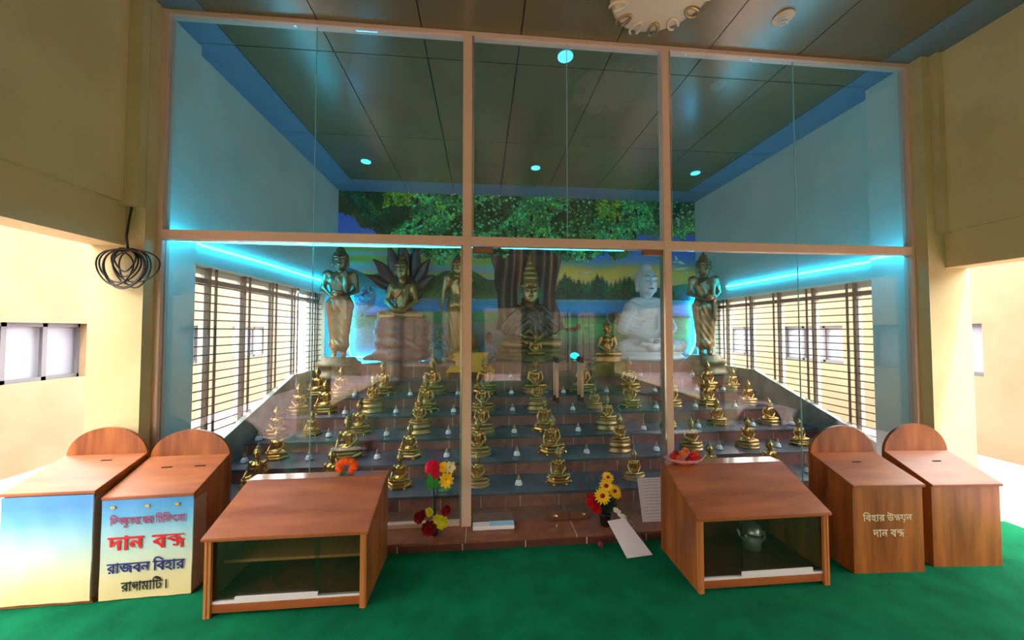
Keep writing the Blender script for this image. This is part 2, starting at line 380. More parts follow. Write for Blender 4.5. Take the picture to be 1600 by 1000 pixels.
# ------------------------------------------------------------------ outside
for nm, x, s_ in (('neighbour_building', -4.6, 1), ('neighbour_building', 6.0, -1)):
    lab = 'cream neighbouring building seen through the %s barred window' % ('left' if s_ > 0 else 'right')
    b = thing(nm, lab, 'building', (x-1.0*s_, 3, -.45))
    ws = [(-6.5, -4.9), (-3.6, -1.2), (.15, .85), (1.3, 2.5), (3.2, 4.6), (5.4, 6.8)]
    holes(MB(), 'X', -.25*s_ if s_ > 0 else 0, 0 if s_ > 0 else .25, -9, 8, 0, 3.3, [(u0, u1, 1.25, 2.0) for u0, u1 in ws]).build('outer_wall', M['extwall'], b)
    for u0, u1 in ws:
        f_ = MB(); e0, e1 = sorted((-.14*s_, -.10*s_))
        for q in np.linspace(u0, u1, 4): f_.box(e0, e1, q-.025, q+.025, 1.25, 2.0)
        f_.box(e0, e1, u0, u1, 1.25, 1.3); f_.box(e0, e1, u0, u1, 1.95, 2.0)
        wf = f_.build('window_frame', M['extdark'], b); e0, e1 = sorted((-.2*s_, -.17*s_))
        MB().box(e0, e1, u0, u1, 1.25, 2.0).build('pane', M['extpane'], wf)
t = tag(MB().box(-8, 10, -9.3, -9, -.3, 2.9).build('added_rear_wall', M['extwall']), 'cream wall added behind the hall to soften reflections in the glass', 'wall')  # unseen, added so the glass reflects cream instead of white sky
struct(MB().box(-9, 11, -12, 12, -.5, -.3).build('ground', M['ground']))

# ------------------------------------------------------------------ mural: painted scene as a fine coloured mesh on the back wall
def mural():
    W, Hh = 720, 340
    X = np.linspace(535, 1097, W)[None, :].repeat(Hh, 0); Y = np.linspace(300, 566, Hh)[:, None].repeat(W, 1)
    img = np.zeros((Hh, W, 3))
    def C3(*c): return np.array(c, float)
    def ramp(t, stops):
        ts = [s[0] for s in stops]; return np.stack([np.interp(t, ts, [s[1][k] for s in stops]) for k in range(3)], -1)
    wob = 3*np.sin(X/31)+2*np.sin(X/13+2)
    left = ramp(Y+wob*.3, [(300, (40, 90, 200)), (360, (50, 110, 200)), (385, (120, 160, 150)), (392, (150, 165, 60)), (399, (120, 180, 190)), (408, (160, 170, 50)), (416, (110, 190, 170)), (424, (150, 165, 190)), (431, (170, 185, 80)), (437, (150, 175, 200)), (450, (170, 180, 90))])
    right = ramp(Y+wob*.6, [(300, (30, 90, 190)), (390, (40, 110, 200)), (408, (110, 150, 170)), (418, (210, 180, 80)), (430, (235, 200, 90)), (440, (230, 190, 110)), (470, (200, 200, 120))])
    t = np.clip((X-820)/60, 0, 1)[..., None]; img = left*(1-t)+right*t
    ns = [np.repeat(np.repeat(rng.random((Hh//s_+2, W//s_+2)), s_, 0), s_, 1)[:Hh, :W] for s_ in (2, 4, 8)]
    nz = (ns[0]*.4+ns[1]*.35+ns[2]*.25)[..., None]
    def put(mask, col): img[mask] = (col if col.shape == (3,) else col[mask])
    # hills
    hill = 423+7*np.sin((X-540)/34)+3*np.sin(X/9); put((Y > hill) & (X < 640), ramp(Y, [(418, (16, 70, 90)), (436, (12, 96, 90)), (452, (20, 140, 130))])*(.8+.4*nz))
    hill2 = 440-16*np.exp(-((X-715)/40)**2)+3*np.sin(X/7); put((Y > hill2) & (X > 640) & (X < 800), ramp(Y, [(425, (50, 110, 60)), (455, (40, 90, 40)), (470, (80, 120, 60))])*(.65+.7*nz))
    hill3 = 450-.18*(X-1030); put((Y > hill3) & (X > 1030), ramp(Y, [(430, (90, 150, 60)), (455, (40, 110, 110)), (470, (20, 80, 110))])*(.8+.4*nz))
    # pine belt on the right
    for cx in np.arange(872, 1060, 7.5):
        top = 424+10*abs(sin(cx*.9))+6*rng.random()+(0 if cx < 1000 else 12); hw = 5.5+3*rng.random()
        mk = (Y > top) & (abs(X-cx) < hw*np.clip((Y-top)/14, 0, 1)+1.5*np.sin(Y*2.2)) & (Y < 470)
        cc = C3(24, 70+40*rng.random(), 40+22*rng.random()); img[mk] = (cc*(.5+.9*nz))[mk]
    mk = (Y > 455+2*np.sin(X/5)) & (Y < 471) & (X > 862) & (X < 1060); img[mk] = (C3(28, 76, 52)*(.4+1.1*nz))[mk]
    # lake; its bright blue band paints in the cyan light's reflection
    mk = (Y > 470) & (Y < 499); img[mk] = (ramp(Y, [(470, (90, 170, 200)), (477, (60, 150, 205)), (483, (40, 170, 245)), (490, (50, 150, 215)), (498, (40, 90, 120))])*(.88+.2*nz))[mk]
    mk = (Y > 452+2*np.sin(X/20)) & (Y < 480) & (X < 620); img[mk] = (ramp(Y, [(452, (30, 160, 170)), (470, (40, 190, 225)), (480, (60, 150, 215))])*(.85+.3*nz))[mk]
    # bank, lawn, paved path
    mk = (Y >= 497) & (Y < 501); img[mk] = C3(30, 60, 50)
    mk = (Y >= 500); img[mk] = (ramp(Y, [(500, (40, 130, 80)), (512, (70, 185, 100)), (530, (60, 170, 110)), (545, (40, 110, 90)), (566, (30, 80, 80))])*(.85+.3*nz))[mk]
    mk = (Y >= 506) & (X < 790); img[mk] = (ramp(Y, [(506, (120, 140, 120)), (520, (150, 160, 150)), (566, (120, 110, 125))])*(.9+.2*nz))[mk]
    mk = (Y >= 490) & (Y < 508) & (X < 790) & (X > 640); img[mk] = (C3(60, 160, 96)*(.85+.3*nz))[mk]
    # reeds and animals on the banks
    for bx, by, rx, ry, cc in ((575, 468, 16, 22, (90, 110, 120)), (566, 500, 12, 18, (110, 140, 110)), (962, 500, 14, 10, (60, 70, 60)), (1062, 515, 16, 12, (120, 140, 110)), (890, 519, 10, 4, (110, 60, 40)), (901, 515, 4, 5, (110, 60, 40))):
        mk = (((X-bx)/rx)**2+((Y-by)/ry)**2 < 1) & (nz[..., 0] > .38); img[mk] = C3(*cc)
    d_ = abs((X-560)*.62+(Y-458)*1.0-12)
    mk = (d_ < 5) & (X > 570) & (X < 600) & (nz[..., 0] > .45); img[mk] = C3(40, 40, 60)
    # big trunk
    le = 764+np.clip((Y-400)/90, -.2, 1)*12-8*np.clip((Y-480)/80, 0, 1)+np.sin(Y/6); ri = 876-np.clip((Y-395)/60, -.3, 1)*12+26*np.clip((Y-470)/80, 0, 1)
    mk = (X > le) & (X < ri) & (Y > 340) & (Y < 520)
    streak = .5+.5*np.sin(X*.42+1.2*np.sin(Y/23)+1.5*np.sin(X*.11))
    tr = C3(84, 66, 62)*(.25+1.1*streak[..., None]**2)*(.8+.4*nz)+C3(80, 34, 22)*(np.exp(-((X-806)/6)**2)+.6*np.exp(-((X-858)/5)**2))[..., None]
    img[mk] = tr[mk]
    # canopy: ground tone then leaves
    low = np.interp(X[0], [535, 552, 566, 590, 605, 640, 660, 690, 705, 725, 745, 790, 800, 850, 862, 880, 915, 940, 960, 985, 1000, 1040, 1075, 1097], [328, 332, 350, 358, 385, 386, 396, 412, 400, 396, 398, 396, 366, 362, 392, 402, 402, 388, 398, 388, 352, 352, 356, 350])
    jag = 6*np.sin(X[0]/3.1)+4*np.sin(X[0]/1.7+1)
    canopy = Y < (low+jag*.7)[None, :]
    shade = .5+.5*np.sin(X/37+1)*np.sin(Y/19+X/90)
    img[canopy] = (np.array([10, 32, 24])+shade[..., None]*np.array([6, 34, 10])+nz*np.array([16, 30, 12]))[canopy]
    def blot(cx, cy, r, col, asp=1.3, ang=0):
        i0, i1 = int((cx-535-r*2)/562*W), int((cx-535+r*2)/562*W)+1; j0, j1 = int((cy-300-r*2)/266*Hh), int((cy-300+r*2)/266*Hh)+1
        i0, j0 = max(i0, 0), max(j0, 0); i1, j1 = min(i1, W), min(j1, Hh)
        if i1 <= i0 or j1 <= j0: return
        xx = X[j0:j1, i0:i1]-cx; yy = Y[j0:j1, i0:i1]-cy; u = xx*cos(ang)+yy*sin(ang); v = -xx*sin(ang)+yy*cos(ang)
        d2 = (u/r)**2+(v*asp/r)**2; mk = d2 < 1; img[j0:j1, i0:i1][mk] = (np.array(col)*(1.12-.35*d2[..., None]))[mk]
    for k in range(5200):
        cx = 535+562*rng.random(); lim = np.interp(cx, X[0], low); cy = 298+(lim+5-298)*rng.random()
        if 760 < cx < 880 and cy > 358 and rng.random() < .45: continue
        cl = sin(cx/17+sin(cy/11)*2)*.5+.5; dk = .35 if (cx < 600 or (sin(cx/53)*sin(cy/23+cx/41) > .45)) else 1
        b = (.50+.75*cl*rng.random()+.2*rng.random())*(.5 if dk < 1 else 1)
        hue = rng.random(); col = (np.array([70, 190, 105]) if hue < .55 else np.array([110, 195, 70]) if hue < .85 else np.array([60, 190, 160]))*b
        if 600 < cx < 645 and cy < 322 or 930 < cx < 975 and cy < 335: col = np.array([150, 205, 60])*(.5+.5*rng.random())
        blot(cx, cy, 1.6+2.6*rng.random(), np.clip(col, 0, 255), 1.55, rng.random()*3)
    for k in range(40):                       # dark twigs and trunk limbs among the leaves
        cx = 640+400*rng.random(); cy = 310+60*rng.random(); blot(cx, cy, 3+5*rng.random(), (34, 22, 22), 2.6, 1.2+rng.random())
    for k in range(900):
        cx = 640+440*rng.random(); cy = 300+85*rng.random(); blot(cx, cy, 1.2+1.6*rng.random(), np.array([90, 200, 120])*(.5+.6*rng.random()), 1.2, rng.random()*3)
    for k in range(26):
        blot(1065+30*rng.random(), 300+55*rng.random(), 1.5+rng.random(), (170, 205, 215), 2, rng.random()*3)
    for (cx, cy, r, a) in ((1064, 398, 6, 1.3), (1072, 405, 8, .35), (1061, 404, 4, 0), (1082, 422, 4, .2)): blot(cx, cy, r, (190, 205, 215), 3, a)
    for (cx, cy, r) in ((915, 424, 14), (1070, 416, 20), (985, 428, 12)): blot(cx, cy, r, (205, 200, 170), 7, -.15)
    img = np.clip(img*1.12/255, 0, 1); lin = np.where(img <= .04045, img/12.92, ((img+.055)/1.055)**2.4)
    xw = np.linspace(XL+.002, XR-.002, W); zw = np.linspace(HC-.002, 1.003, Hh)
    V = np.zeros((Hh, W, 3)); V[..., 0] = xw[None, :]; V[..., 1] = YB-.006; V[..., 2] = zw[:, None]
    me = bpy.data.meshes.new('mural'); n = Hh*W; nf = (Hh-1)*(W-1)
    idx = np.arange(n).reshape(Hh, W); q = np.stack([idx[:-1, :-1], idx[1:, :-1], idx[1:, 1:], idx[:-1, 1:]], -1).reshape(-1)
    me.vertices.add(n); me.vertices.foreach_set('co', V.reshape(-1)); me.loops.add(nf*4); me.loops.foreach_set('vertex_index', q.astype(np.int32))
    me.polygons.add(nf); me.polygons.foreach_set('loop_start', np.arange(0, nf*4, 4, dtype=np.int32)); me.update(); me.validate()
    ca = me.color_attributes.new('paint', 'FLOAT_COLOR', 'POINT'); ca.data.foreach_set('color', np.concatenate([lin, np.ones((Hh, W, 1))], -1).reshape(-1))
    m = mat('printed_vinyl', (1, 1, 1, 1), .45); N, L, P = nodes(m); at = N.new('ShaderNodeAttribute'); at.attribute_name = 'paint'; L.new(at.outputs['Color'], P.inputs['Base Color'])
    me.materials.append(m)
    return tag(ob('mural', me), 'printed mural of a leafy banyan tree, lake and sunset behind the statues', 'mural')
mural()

# ------------------------------------------------------------------ lights that belong to the shrine
def led(label, runs, rad=.0095):
    r_ = MB()
    for pts in runs: r_.tube(pts, rad, 8)
    return tag(r_.build('led_strip', M['led'], smooth=True), label, 'led strip', 'cyan led strips around the shrine')
led('cyan led strip running along the left shrine wall above the window', [[(-2.166, 2.60, 2.125), (-2.166, 2.85, 2.135)], [(XL+.016, 2.88, 2.135), (XL+.016, 3.85, 2.15)], [(XL+.016, 3.87, 2.15), (XL+.016, 4.55, 2.15)], [(XL+.016, 4.57, 2.15), (XL+.016, 5.4, 2.16)]])
led('cyan led strip running along the right shrine wall above the window', [[(3.516, 2.60, 2.095), (3.516, 2.85, 2.10)], [(XR-.016, 2.88, 2.10), (XR-.016, 3.3, 2.105)], [(XR-.016, 3.32, 2.105), (XR-.016, 3.8, 2.11)], [(XR-.016, 3.82, 2.11), (XR-.016, 4.9, 2.11)]])
led('cyan led strip hanging behind the door head rail of the glass partition', [[(-2.14, 2.60, 2.078)]+[(x, 2.602, 2.079-.010*sin((x+2.14)/2.2*pi)) for x in np.linspace(-2.0, .05, 10)], [(x, 2.602, 2.077) for x in np.linspace(.15, 1.1, 5)], [(1.5, 2.60, 2.088), (3.48, 2.60, 2.088)]])
led('cyan led strip rising up the left edge of the mural and along its foot', [[(-2.06, 5.62, 2.0), (-2.04, 5.62, 1.14), (-2.0, 5.60, 1.045), (-.9, 5.60, 1.03)]], .013)
led('cyan led strip rising up the right edge of the mural', [[(3.62, 5.62, 2.08), (3.61, 5.62, 1.25), (3.50, 5.60, 1.05)]], .014)
def downlight(x, y, r, m, label, bulb=False):
    t = thing('downlight', label, 'ceiling light', (x, y, HC), 0, 'round recessed downlights')
    MB().lathe([(r*.80, -.001), (r, -.001), (r, -.010), (r*.80, -.008)], 28).build('trim_ring', M['plate'] if bulb else m, t)
    MB().lathe([(r*.82, 0), (r*.82, -.006), (r*.3, -.009)], 24).build('diffuser', M['lamp_off'] if bulb else m, t)
    if bulb:
        q = MB(); q.tube([(.022*cos(a), .022*sin(a), -.012-.0035*a) for a in np.linspace(0, 12, 60)], .006, 6); q.build('spiral_bulb', M['cup'], t, smooth=True)
downlight(.67, 2.70, .062, M['lamp_cy'], 'round glowing cyan downlight just inside the glass')
downlight(-1.51, 4.65, .062, M['lamp_cy'], 'small round downlight at the back left of the shrine ceiling')
downlight(.73, 4.63, .062, M['lamp_cy'], 'small round downlight above the crowned central statue')
downlight(2.99, 4.59, .062, M['lamp_cy'], 'small round downlight at the back right of the shrine ceiling')
downlight(2.12, 2.22, .065, M['lamp_off'], 'downlight with a white ring and spiral bulb, outside the glass', True)
t = thing('ceiling_rosette', 'cream plaster ceiling rosette with gilded scrolls above the doorway', 'ceiling ornament', (1.17, 2.08, HC))
MB().lathe([(.30, 0), (.33, -.012), (.30, -.03), (.22, -.035), (.16, -.05), (.05, -.055)], 48, petal=.03, np_=16).build('rose_disc', M['plate'], t, smooth=True)
for k in range(14):
    a0 = 2*pi*k/14; q = MB()
    q.tube([((.29+.055*cos(u))*cos(a0+.11*sin(u)), (.29+.055*cos(u))*sin(a0+.11*sin(u)), -.03-.008*sin(u/2)) for u in np.linspace(0, 5.4, 18)], .008, 7, r2=.012)
    q.build('scroll', M['gold2'] if k % 2 else M['plate'], t, smooth=True)

# ------------------------------------------------------------------ implicit surfaces for the figures
class SDF:
    def __init__(s): s.p = []
    def cap(s, a, b, ra, rb=None, k=.03): s.p.append(('c', a, b, ra, rb if rb is not None else ra, k)); return s
    def ell(s, c, r, k=.03): s.p.append(('e', c, r, None, None, k)); return s
    def tor(s, c, R, r, k=.02, sx=1, sy=1): s.p.append(('t', c, (R, r), sx, sy, k)); return s
    def mir(s, kind, *a, **kw):
        getattr(s, kind)(*a, **kw)
        a = list(a); a[0] = (-a[0][0],)+tuple(a[0][1:])
        if kind == 'cap': a[1] = (-a[1][0],)+tuple(a[1][1:])
        getattr(s, kind)(*a, **kw); return s
    def bounds(s):
        lo = np.full(3, 9.); hi = -lo
        for q in s.p:
            if q[0] == 'c': pts = [np.array(q[1]), np.array(q[2])]; r = max(q[3], q[4])
            elif q[0] == 'e': pts = [np.array(q[1])]; r = np.array(q[2])
            else: pts = [np.array(q[1])]; r = np.array([(q[2][0]+q[2][1])*q[3], (q[2][0]+q[2][1])*q[4], q[2][1]])
            for p_ in pts: lo = np.minimum(lo, p_-r); hi = np.maximum(hi, p_+r)
        return lo, hi
    def mesh(s, name, h, m, scale=1.0, disp=None, smooth=1):
        lo, hi = s.bounds(); lo = lo-3*h; hi = hi+3*h
        ax = [np.arange(lo[k], hi[k]+h, h) for k in range(3)]; shp = [len(a) for a in ax]
        v = np.full(shp, .5)
        for q in s.p:
            k = q[5]; mg = k+2.5*h
            if q[0] == 'c': a, b = np.array(q[1], float), np.array(q[2], float); r = max(q[3], q[4]); l, u = np.minimum(a, b)-r-mg, np.maximum(a, b)+r+mg
            elif q[0] == 'e': c_, r = np.array(q[1], float), np.array(q[2], float); l, u = c_-r-mg, c_+r+mg
            else: c_ = np.array(q[1], float); R, r = q[2]; e = np.array([(R+r)*q[3], (R+r)*q[4], r]); l, u = c_-e-mg, c_+e+mg
            sl_ = tuple(slice(max(0, int((l[d]-lo[d])/h)), max(0, int((u[d]-lo[d])/h))+2) for d in range(3))
            Xg, Yg, Zg = np.meshgrid(*[ax[d][sl_[d]] for d in range(3)], indexing='ij')
            if q[0] == 'c':
                ba = b-a; t = np.clip(((Xg-a[0])*ba[0]+(Yg-a[1])*ba[1]+(Zg-a[2])*ba[2])/max(ba@ba, 1e-9), 0, 1)
                d = np.sqrt((Xg-a[0]-t*ba[0])**2+(Yg-a[1]-t*ba[1])**2+(Zg-a[2]-t*ba[2])**2)-(q[3]+(q[4]-q[3])*t)
            elif q[0] == 'e':
                k0 = np.sqrt(((Xg-c_[0])/r[0])**2+((Yg-c_[1])/r[1])**2+((Zg-c_[2])/r[2])**2)
                k1 = np.sqrt(((Xg-c_[0])/r[0]**2)**2+((Yg-c_[1])/r[1]**2)**2+((Zg-c_[2])/r[2]**2)**2)
                d = k0*(k0-1)/np.maximum(k1, 1e-6)
            else:
                rr = np.sqrt(((Xg-c_[0])/q[3])**2+((Yg-c_[1])/q[4])**2)-R; d = (np.sqrt(rr**2+(Zg-c_[2])**2)-r)*min(q[3], q[4])
            o = v[sl_]; hh = np.clip(.5+.5*(o-d)/k, 0, 1); v[sl_] = o*(1-hh)+d*hh-k*hh*(1-hh)
        if disp is not None:
            Xg, Yg, Zg = np.meshgrid(*ax, indexing='ij'); v = v+disp(Xg, Yg, Zg)
        ins = v < 0; nx_, ny_, nz_ = shp
        cs = np.zeros((nx_-1, ny_-1, nz_-1), int)
        for i in (0, 1):
            for j in (0, 1):
                for k in (0, 1): cs += ins[i:nx_-1+i, j:ny_-1+j, k:nz_-1+k]
        act = (cs > 0) & (cs < 8); I = np.argwhere(act); idx = np.full(cs.shape, -1); idx[act] = np.arange(len(I))
        acc = np.zeros((len(I), 3)); cnt = np.zeros(len(I))
        for d in range(3):
            o1, o2 = [e for e in range(3) if e != d]
            for p_ in (0, 1):
                for q_ in (0, 1):
                    A = I.copy(); A[:, o1] += p_; A[:, o2] += q_; B = A.copy(); B[:, d] += 1
                    va, vb = v[tuple(A.T)], v[tuple(B.T)]; mk = (va < 0) != (vb < 0); t = va/np.where(mk, va-vb, 1)
                    P_ = A.astype(float); P_[:, d] += t; acc[mk] += P_[mk]; cnt[mk] += 1
        V = (acc/cnt[:, None])*h+lo
        faces = []
        for d in range(3):
            o1, o2 = (d+1) % 3, (d+2) % 3
            sa = [slice(1, n-1) for n in shp]; sa[d] = slice(0, shp[d]-1); sb = list(sa); sb[d] = slice(1, shp[d])
            A, B = ins[tuple(sa)], ins[tuple(sb)]; E_ = np.argwhere(A != B); fl = A[tuple(E_.T)]
            off = np.ones(3, int); off[d] = 0; G = E_+off
            def cell(d1, d2): c_ = G.copy(); c_[:, o1] += d1; c_[:, o2] += d2; return idx[tuple(c_.T)]
            q = np.stack([cell(-1, -1), cell(0, -1), cell(0, 0), cell(-1, 0)], 1); q[~fl] = q[~fl][:, ::-1]; faces.append(q)
        Fc = np.concatenate(faces)
        for _ in range(smooth):                   # light Laplacian pass
            sm = np.zeros_like(V); n_ = np.zeros(len(V))
            for a_, b_ in ((0, 1), (1, 2), (2, 3), (3, 0)):
                np.add.at(sm, Fc[:, a_], V[Fc[:, b_]]); np.add.at(n_, Fc[:, a_], 1)
            V = V*.45+.55*sm/np.maximum(n_, 1)[:, None]
        V = V*scale
        me = bpy.data.meshes.new(name); me.vertices.add(len(V)); me.vertices.foreach_set('co', V.reshape(-1)); me.loops.add(len(Fc)*4)
        me.loops.foreach_set('vertex_index', Fc.reshape(-1).astype(np.int32)); me.polygons.add(len(Fc)); me.polygons.foreach_set('loop_start', np.arange(0, len(Fc)*4, 4, dtype=np.int32))
        me.update(); me.validate(); me.polygons.foreach_set('use_smooth', [True]*len(me.polygons)); me.materials.append(m); return me

def head(s, c, q, ear=True):          # c = head centre, q = head scale (1 = head .23 high); faces -Y
    x, y, z = c
    P = lambda a, b, d: (x+a*q, y+b*q, z+d*q)
    s.cap((x, y+.02*q, z-.19*q), P(0, .01, -.07), .047*q, .045*q, k=.03*q)
    s.ell(P(0, 0, .02), (.083*q, .095*q, .10*q), k=.02*q); s.ell(P(0, -.028, -.05), (.062*q, .062*q, .062*q), k=.035*q)
    s.cap(P(0, -.096, .034), P(0, -.120, -.014), .0085*q, .0155*q, k=.008*q)
    s.mir('cap', P(.012, -.096, .038), P(.060, -.080, .044), .0085*q, k=.006*q) if x == 0 else None
    if x == 0:
        s.mir('ell', P(.033, -.087, .016), (.019*q, .013*q, .009*q), k=.004*q)
        if ear: s.mir('ell', P(.084, .005, -.02), (.012*q, .022*q, .055*q), k=.008*q)
    s.ell(P(0, -.097, -.043), (.027*q, .013*q, .0075*q), k=.004*q); s.ell(P(0, -.092, -.059), (.019*q, .012*q, .007*q), k=.004*q)
    s.ell(P(0, -.080, -.088), (.022*q, .018*q, .018*q), k=.02*q)
    return s
def hairpart(c, q, finial=.07, curls=True):
    x, y, z = c; s = SDF()
    s.ell((x, y+.018*q, z+.045*q), (.090*q, .096*q, .083*q), k=.02*q)
    s.ell((x, y+.035*q, z-.01*q), (.080*q, .070*q, .075*q), k=.03*q)
    s.ell((x, y+.012*q, z+.13*q), (.048*q, .048*q, .042*q), k=.02*q)
    if finial: s.cap((x, y+.012*q, z+.165*q), (x, y+.012*q, z+(.175+finial)*q), .020*q, .004*q, k=.012*q)
    f = 2*pi/(.022*q)
    return s, (lambda X, Y, Z: -.0016*q*np.cos(X*f)*np.cos(Z*f+Y*f*.5)) if curls else None
def hand(s, w, d, q=1, n=None, curl=.25):      # palm at w, finger direction d (unit), spread along n
    w, d = Vector(w), Vector(d).normalized(); n = Vector(n or (1, 0, 0)).normalized(); up = d.cross(n).normalized()
    s.ell(tuple(w+d*.035*q), tuple(abs(d[i])*.045*q+abs(n[i])*.036*q+abs(up[i])*.016*q+.004*q for i in range(3)), k=.012*q)
    for i, (o, l) in enumerate(((-.027, .058), (-.009, .07), (.009, .066), (.027, .050))):
        a = w+d*.068*q+n*o*q; b = a+d*l*.55*q+up*l*.12*curl*q; c = b+d*l*.45*q+up*l*.35*curl*q
        s.cap(tuple(a), tuple(b), .0088*q, .008*q, k=.006*q); s.cap(tuple(b), tuple(c), .008*q, .0065*q, k=.004*q)
    a = w+d*.015*q-n*.030*q; s.cap(tuple(a), tuple(a+d*.045*q-n*.022*q), .011*q, .008*q, k=.01*q)

def seated(mudra='earth', q=1.0, hq=1.30):
    s = SDF()
    s.ell((0, .03, .10), (.20, .15, .11), k=.05)
    s.mir('cap', (.12, .02, .09), (.325, -.11, .075), .088, .058, k=.05)
    s.cap((.315, -.12, .065), (-.06, -.24, .075), .054, .040, k=.03); s.cap((-.315, -.12, .06), (.06, -.20, .055), .054, .040, k=.03)
    s.ell((-.12, -.235, .10), (.075, .035, .022), k=.02)           # the upper foot resting on the calf
    for i in range(5): s.cap((-.19-.004*i, -.225-.009*i+.018, .105), (-.215-.003*i, -.228-.009*i+.018, .105), .010-.001*i, k=.005)
    s.ell((0, .02, .26), (.130, .095, .13), k=.06); s.ell((0, .01, .43), (.172, .105, .12), k=.06)
    s.mir('ell', (.165, .015, .50), (.062, .055, .055), k=.05); s.mir('ell', (.07, -.075, .45), (.06, .03, .04), k=.04)
    if mudra == 'earth':     # the figure's own right hand (viewer's left) reaches over the knee
        s.cap((-.185, .01, .50), (-.255, .0, .30), .052, .042, k=.03); s.cap((-.255, .0, .30), (-.262, -.16, .19), .041, .030, k=.02)
        hand(s, (-.262, -.165, .185), (-.02, -.22, -.40), 1.0, (1, 0, 0))
    else:
        s.cap((-.185, .01, .50), (-.25, -.01, .29), .052, .042, k=.03); s.cap((-.25, -.01, .29), (-.07, -.20, .155), .041, .030, k=.02)
        hand(s, (-.075, -.195, .158), (1, -.12, 0), 1.0, (0, 1, 0))
    s.cap((.185, .01, .50), (.25, -.01, .29), .052, .042, k=.03); s.cap((.25, -.01, .29), (.08, -.19, .15), .041, .030, k=.02)
    hand(s, (.085, -.185, .138), (-1, -.1, 0), 1.0, (0, 1, 0))
    head(s, HEADC, hq)
    # robe edge across the chest and hanging tongue over the shoulder
    s.cap((-.115, -.08, .30), (.03, -.105, .44), .011, k=.012); s.cap((.03, -.105, .44), (.12, -.03, .545), .011, k=.012)
    s.cap((.105, -.085, .50), (.085, -.125, .27), .030, .022, k=.015)
    return s
HQ = 1.30; HEADC = (0, -.005, .765)
def pedestal(n=32, r=.42, h=.2, sy=.78, petal=.05):
    return MB().lathe([(r*.96, 0), (r*1.02, h*.06), (r*1.0, h*.16), (r*.86, h*.22), (r*.80, h*.42), (r*.86, h*.52), (r*.98, h*.66), (r*1.0, h*.82), (r*.92, h*.92), (r*.9, h)], n, sy=sy, petal=petal, np_=16)
def hexbase(r=.44, h=.22, sy=.72):
    b = MB().lathe([(r*1.02, .03), (r*1.05, h*.25), (r*.90, h*.34), (r*.84, h*.55), (r*.92, h*.64), (r*.97, h*.8), (r*.90, h*.9), (r*.86, h)], 6, sy=sy, rot=0)
    for k in range(6):
        a = pi*k/3; b.lathe([(.045, 0), (.05, .02), (.03, .06), (.035, .09)], 8, (r*.99*cos(a), r*.99*sin(a)*sy, 0))
    return b

# ---- shared meshes for the statuettes (unit: about 1 m, scaled when placed)
SM = {}
for nm, md in (('a', 'earth'), ('b', 'lap')): SM[nm] = seated(md).mesh('body', .0135, M['gold'])
hs, dd = hairpart(HEADC, HQ, .06); SM['hair'] = hs.mesh('hair', .010, M['hairg'], disp=dd)
hs, dd = hairpart(HEADC, HQ, .34); SM['spire'] = hs.mesh('hair', .010, M['gold2'], disp=dd)
SM['hex'] = hexbase().mesh('pedestal', M['gold']); SM['lotus'] = pedestal(r=.44, h=.20).mesh('pedestal', M['gold2'], True)
SM['tall'] = MB().lathe([(.50, 0), (.52, .04), (.44, .08), (.40, .2), (.44, .24), (.50, .27), (.42, .31), (.38, .40), (.44, .46), (.42, .5)], 32, sy=.7, petal=.05, np_=16).mesh('pedestal', M['gold2'], True)
def statuette(kind, label):
    t = thing('buddha_statuette', label, 'statuette', (0, 0, 0), 0, 'gold statuettes on the altar steps')
    body, hair, ped, hz = {'a': ('a', 'hair', 'hex', .21), 'b': ('b', 'hair', 'lotus', .19), 'c': ('a', 'spire', 'lotus', .19), 'd': ('b', 'hair', 'tall', .49)}[kind]
    ob('pedestal', SM[ped], t)
    b = ob('body', SM[body], t); b.location = (0, 0, hz)
    h = ob('hair', SM[hair], b)
    return t
HT = {'a': 1.19, 'b': 1.17, 'c': 1.45, 'd': 1.47}
ORD = ['leftmost', 'second from the left', 'third from the left', 'fourth from the left', 'fifth from the left', 'sixth from the left', 'seventh from the left', 'eighth from the left', 'ninth from the left', 'tenth from the left', 'eleventh from the left']
STEP = ['lowest', 'second', 'third', 'fourth', 'fifth', 'sixth']
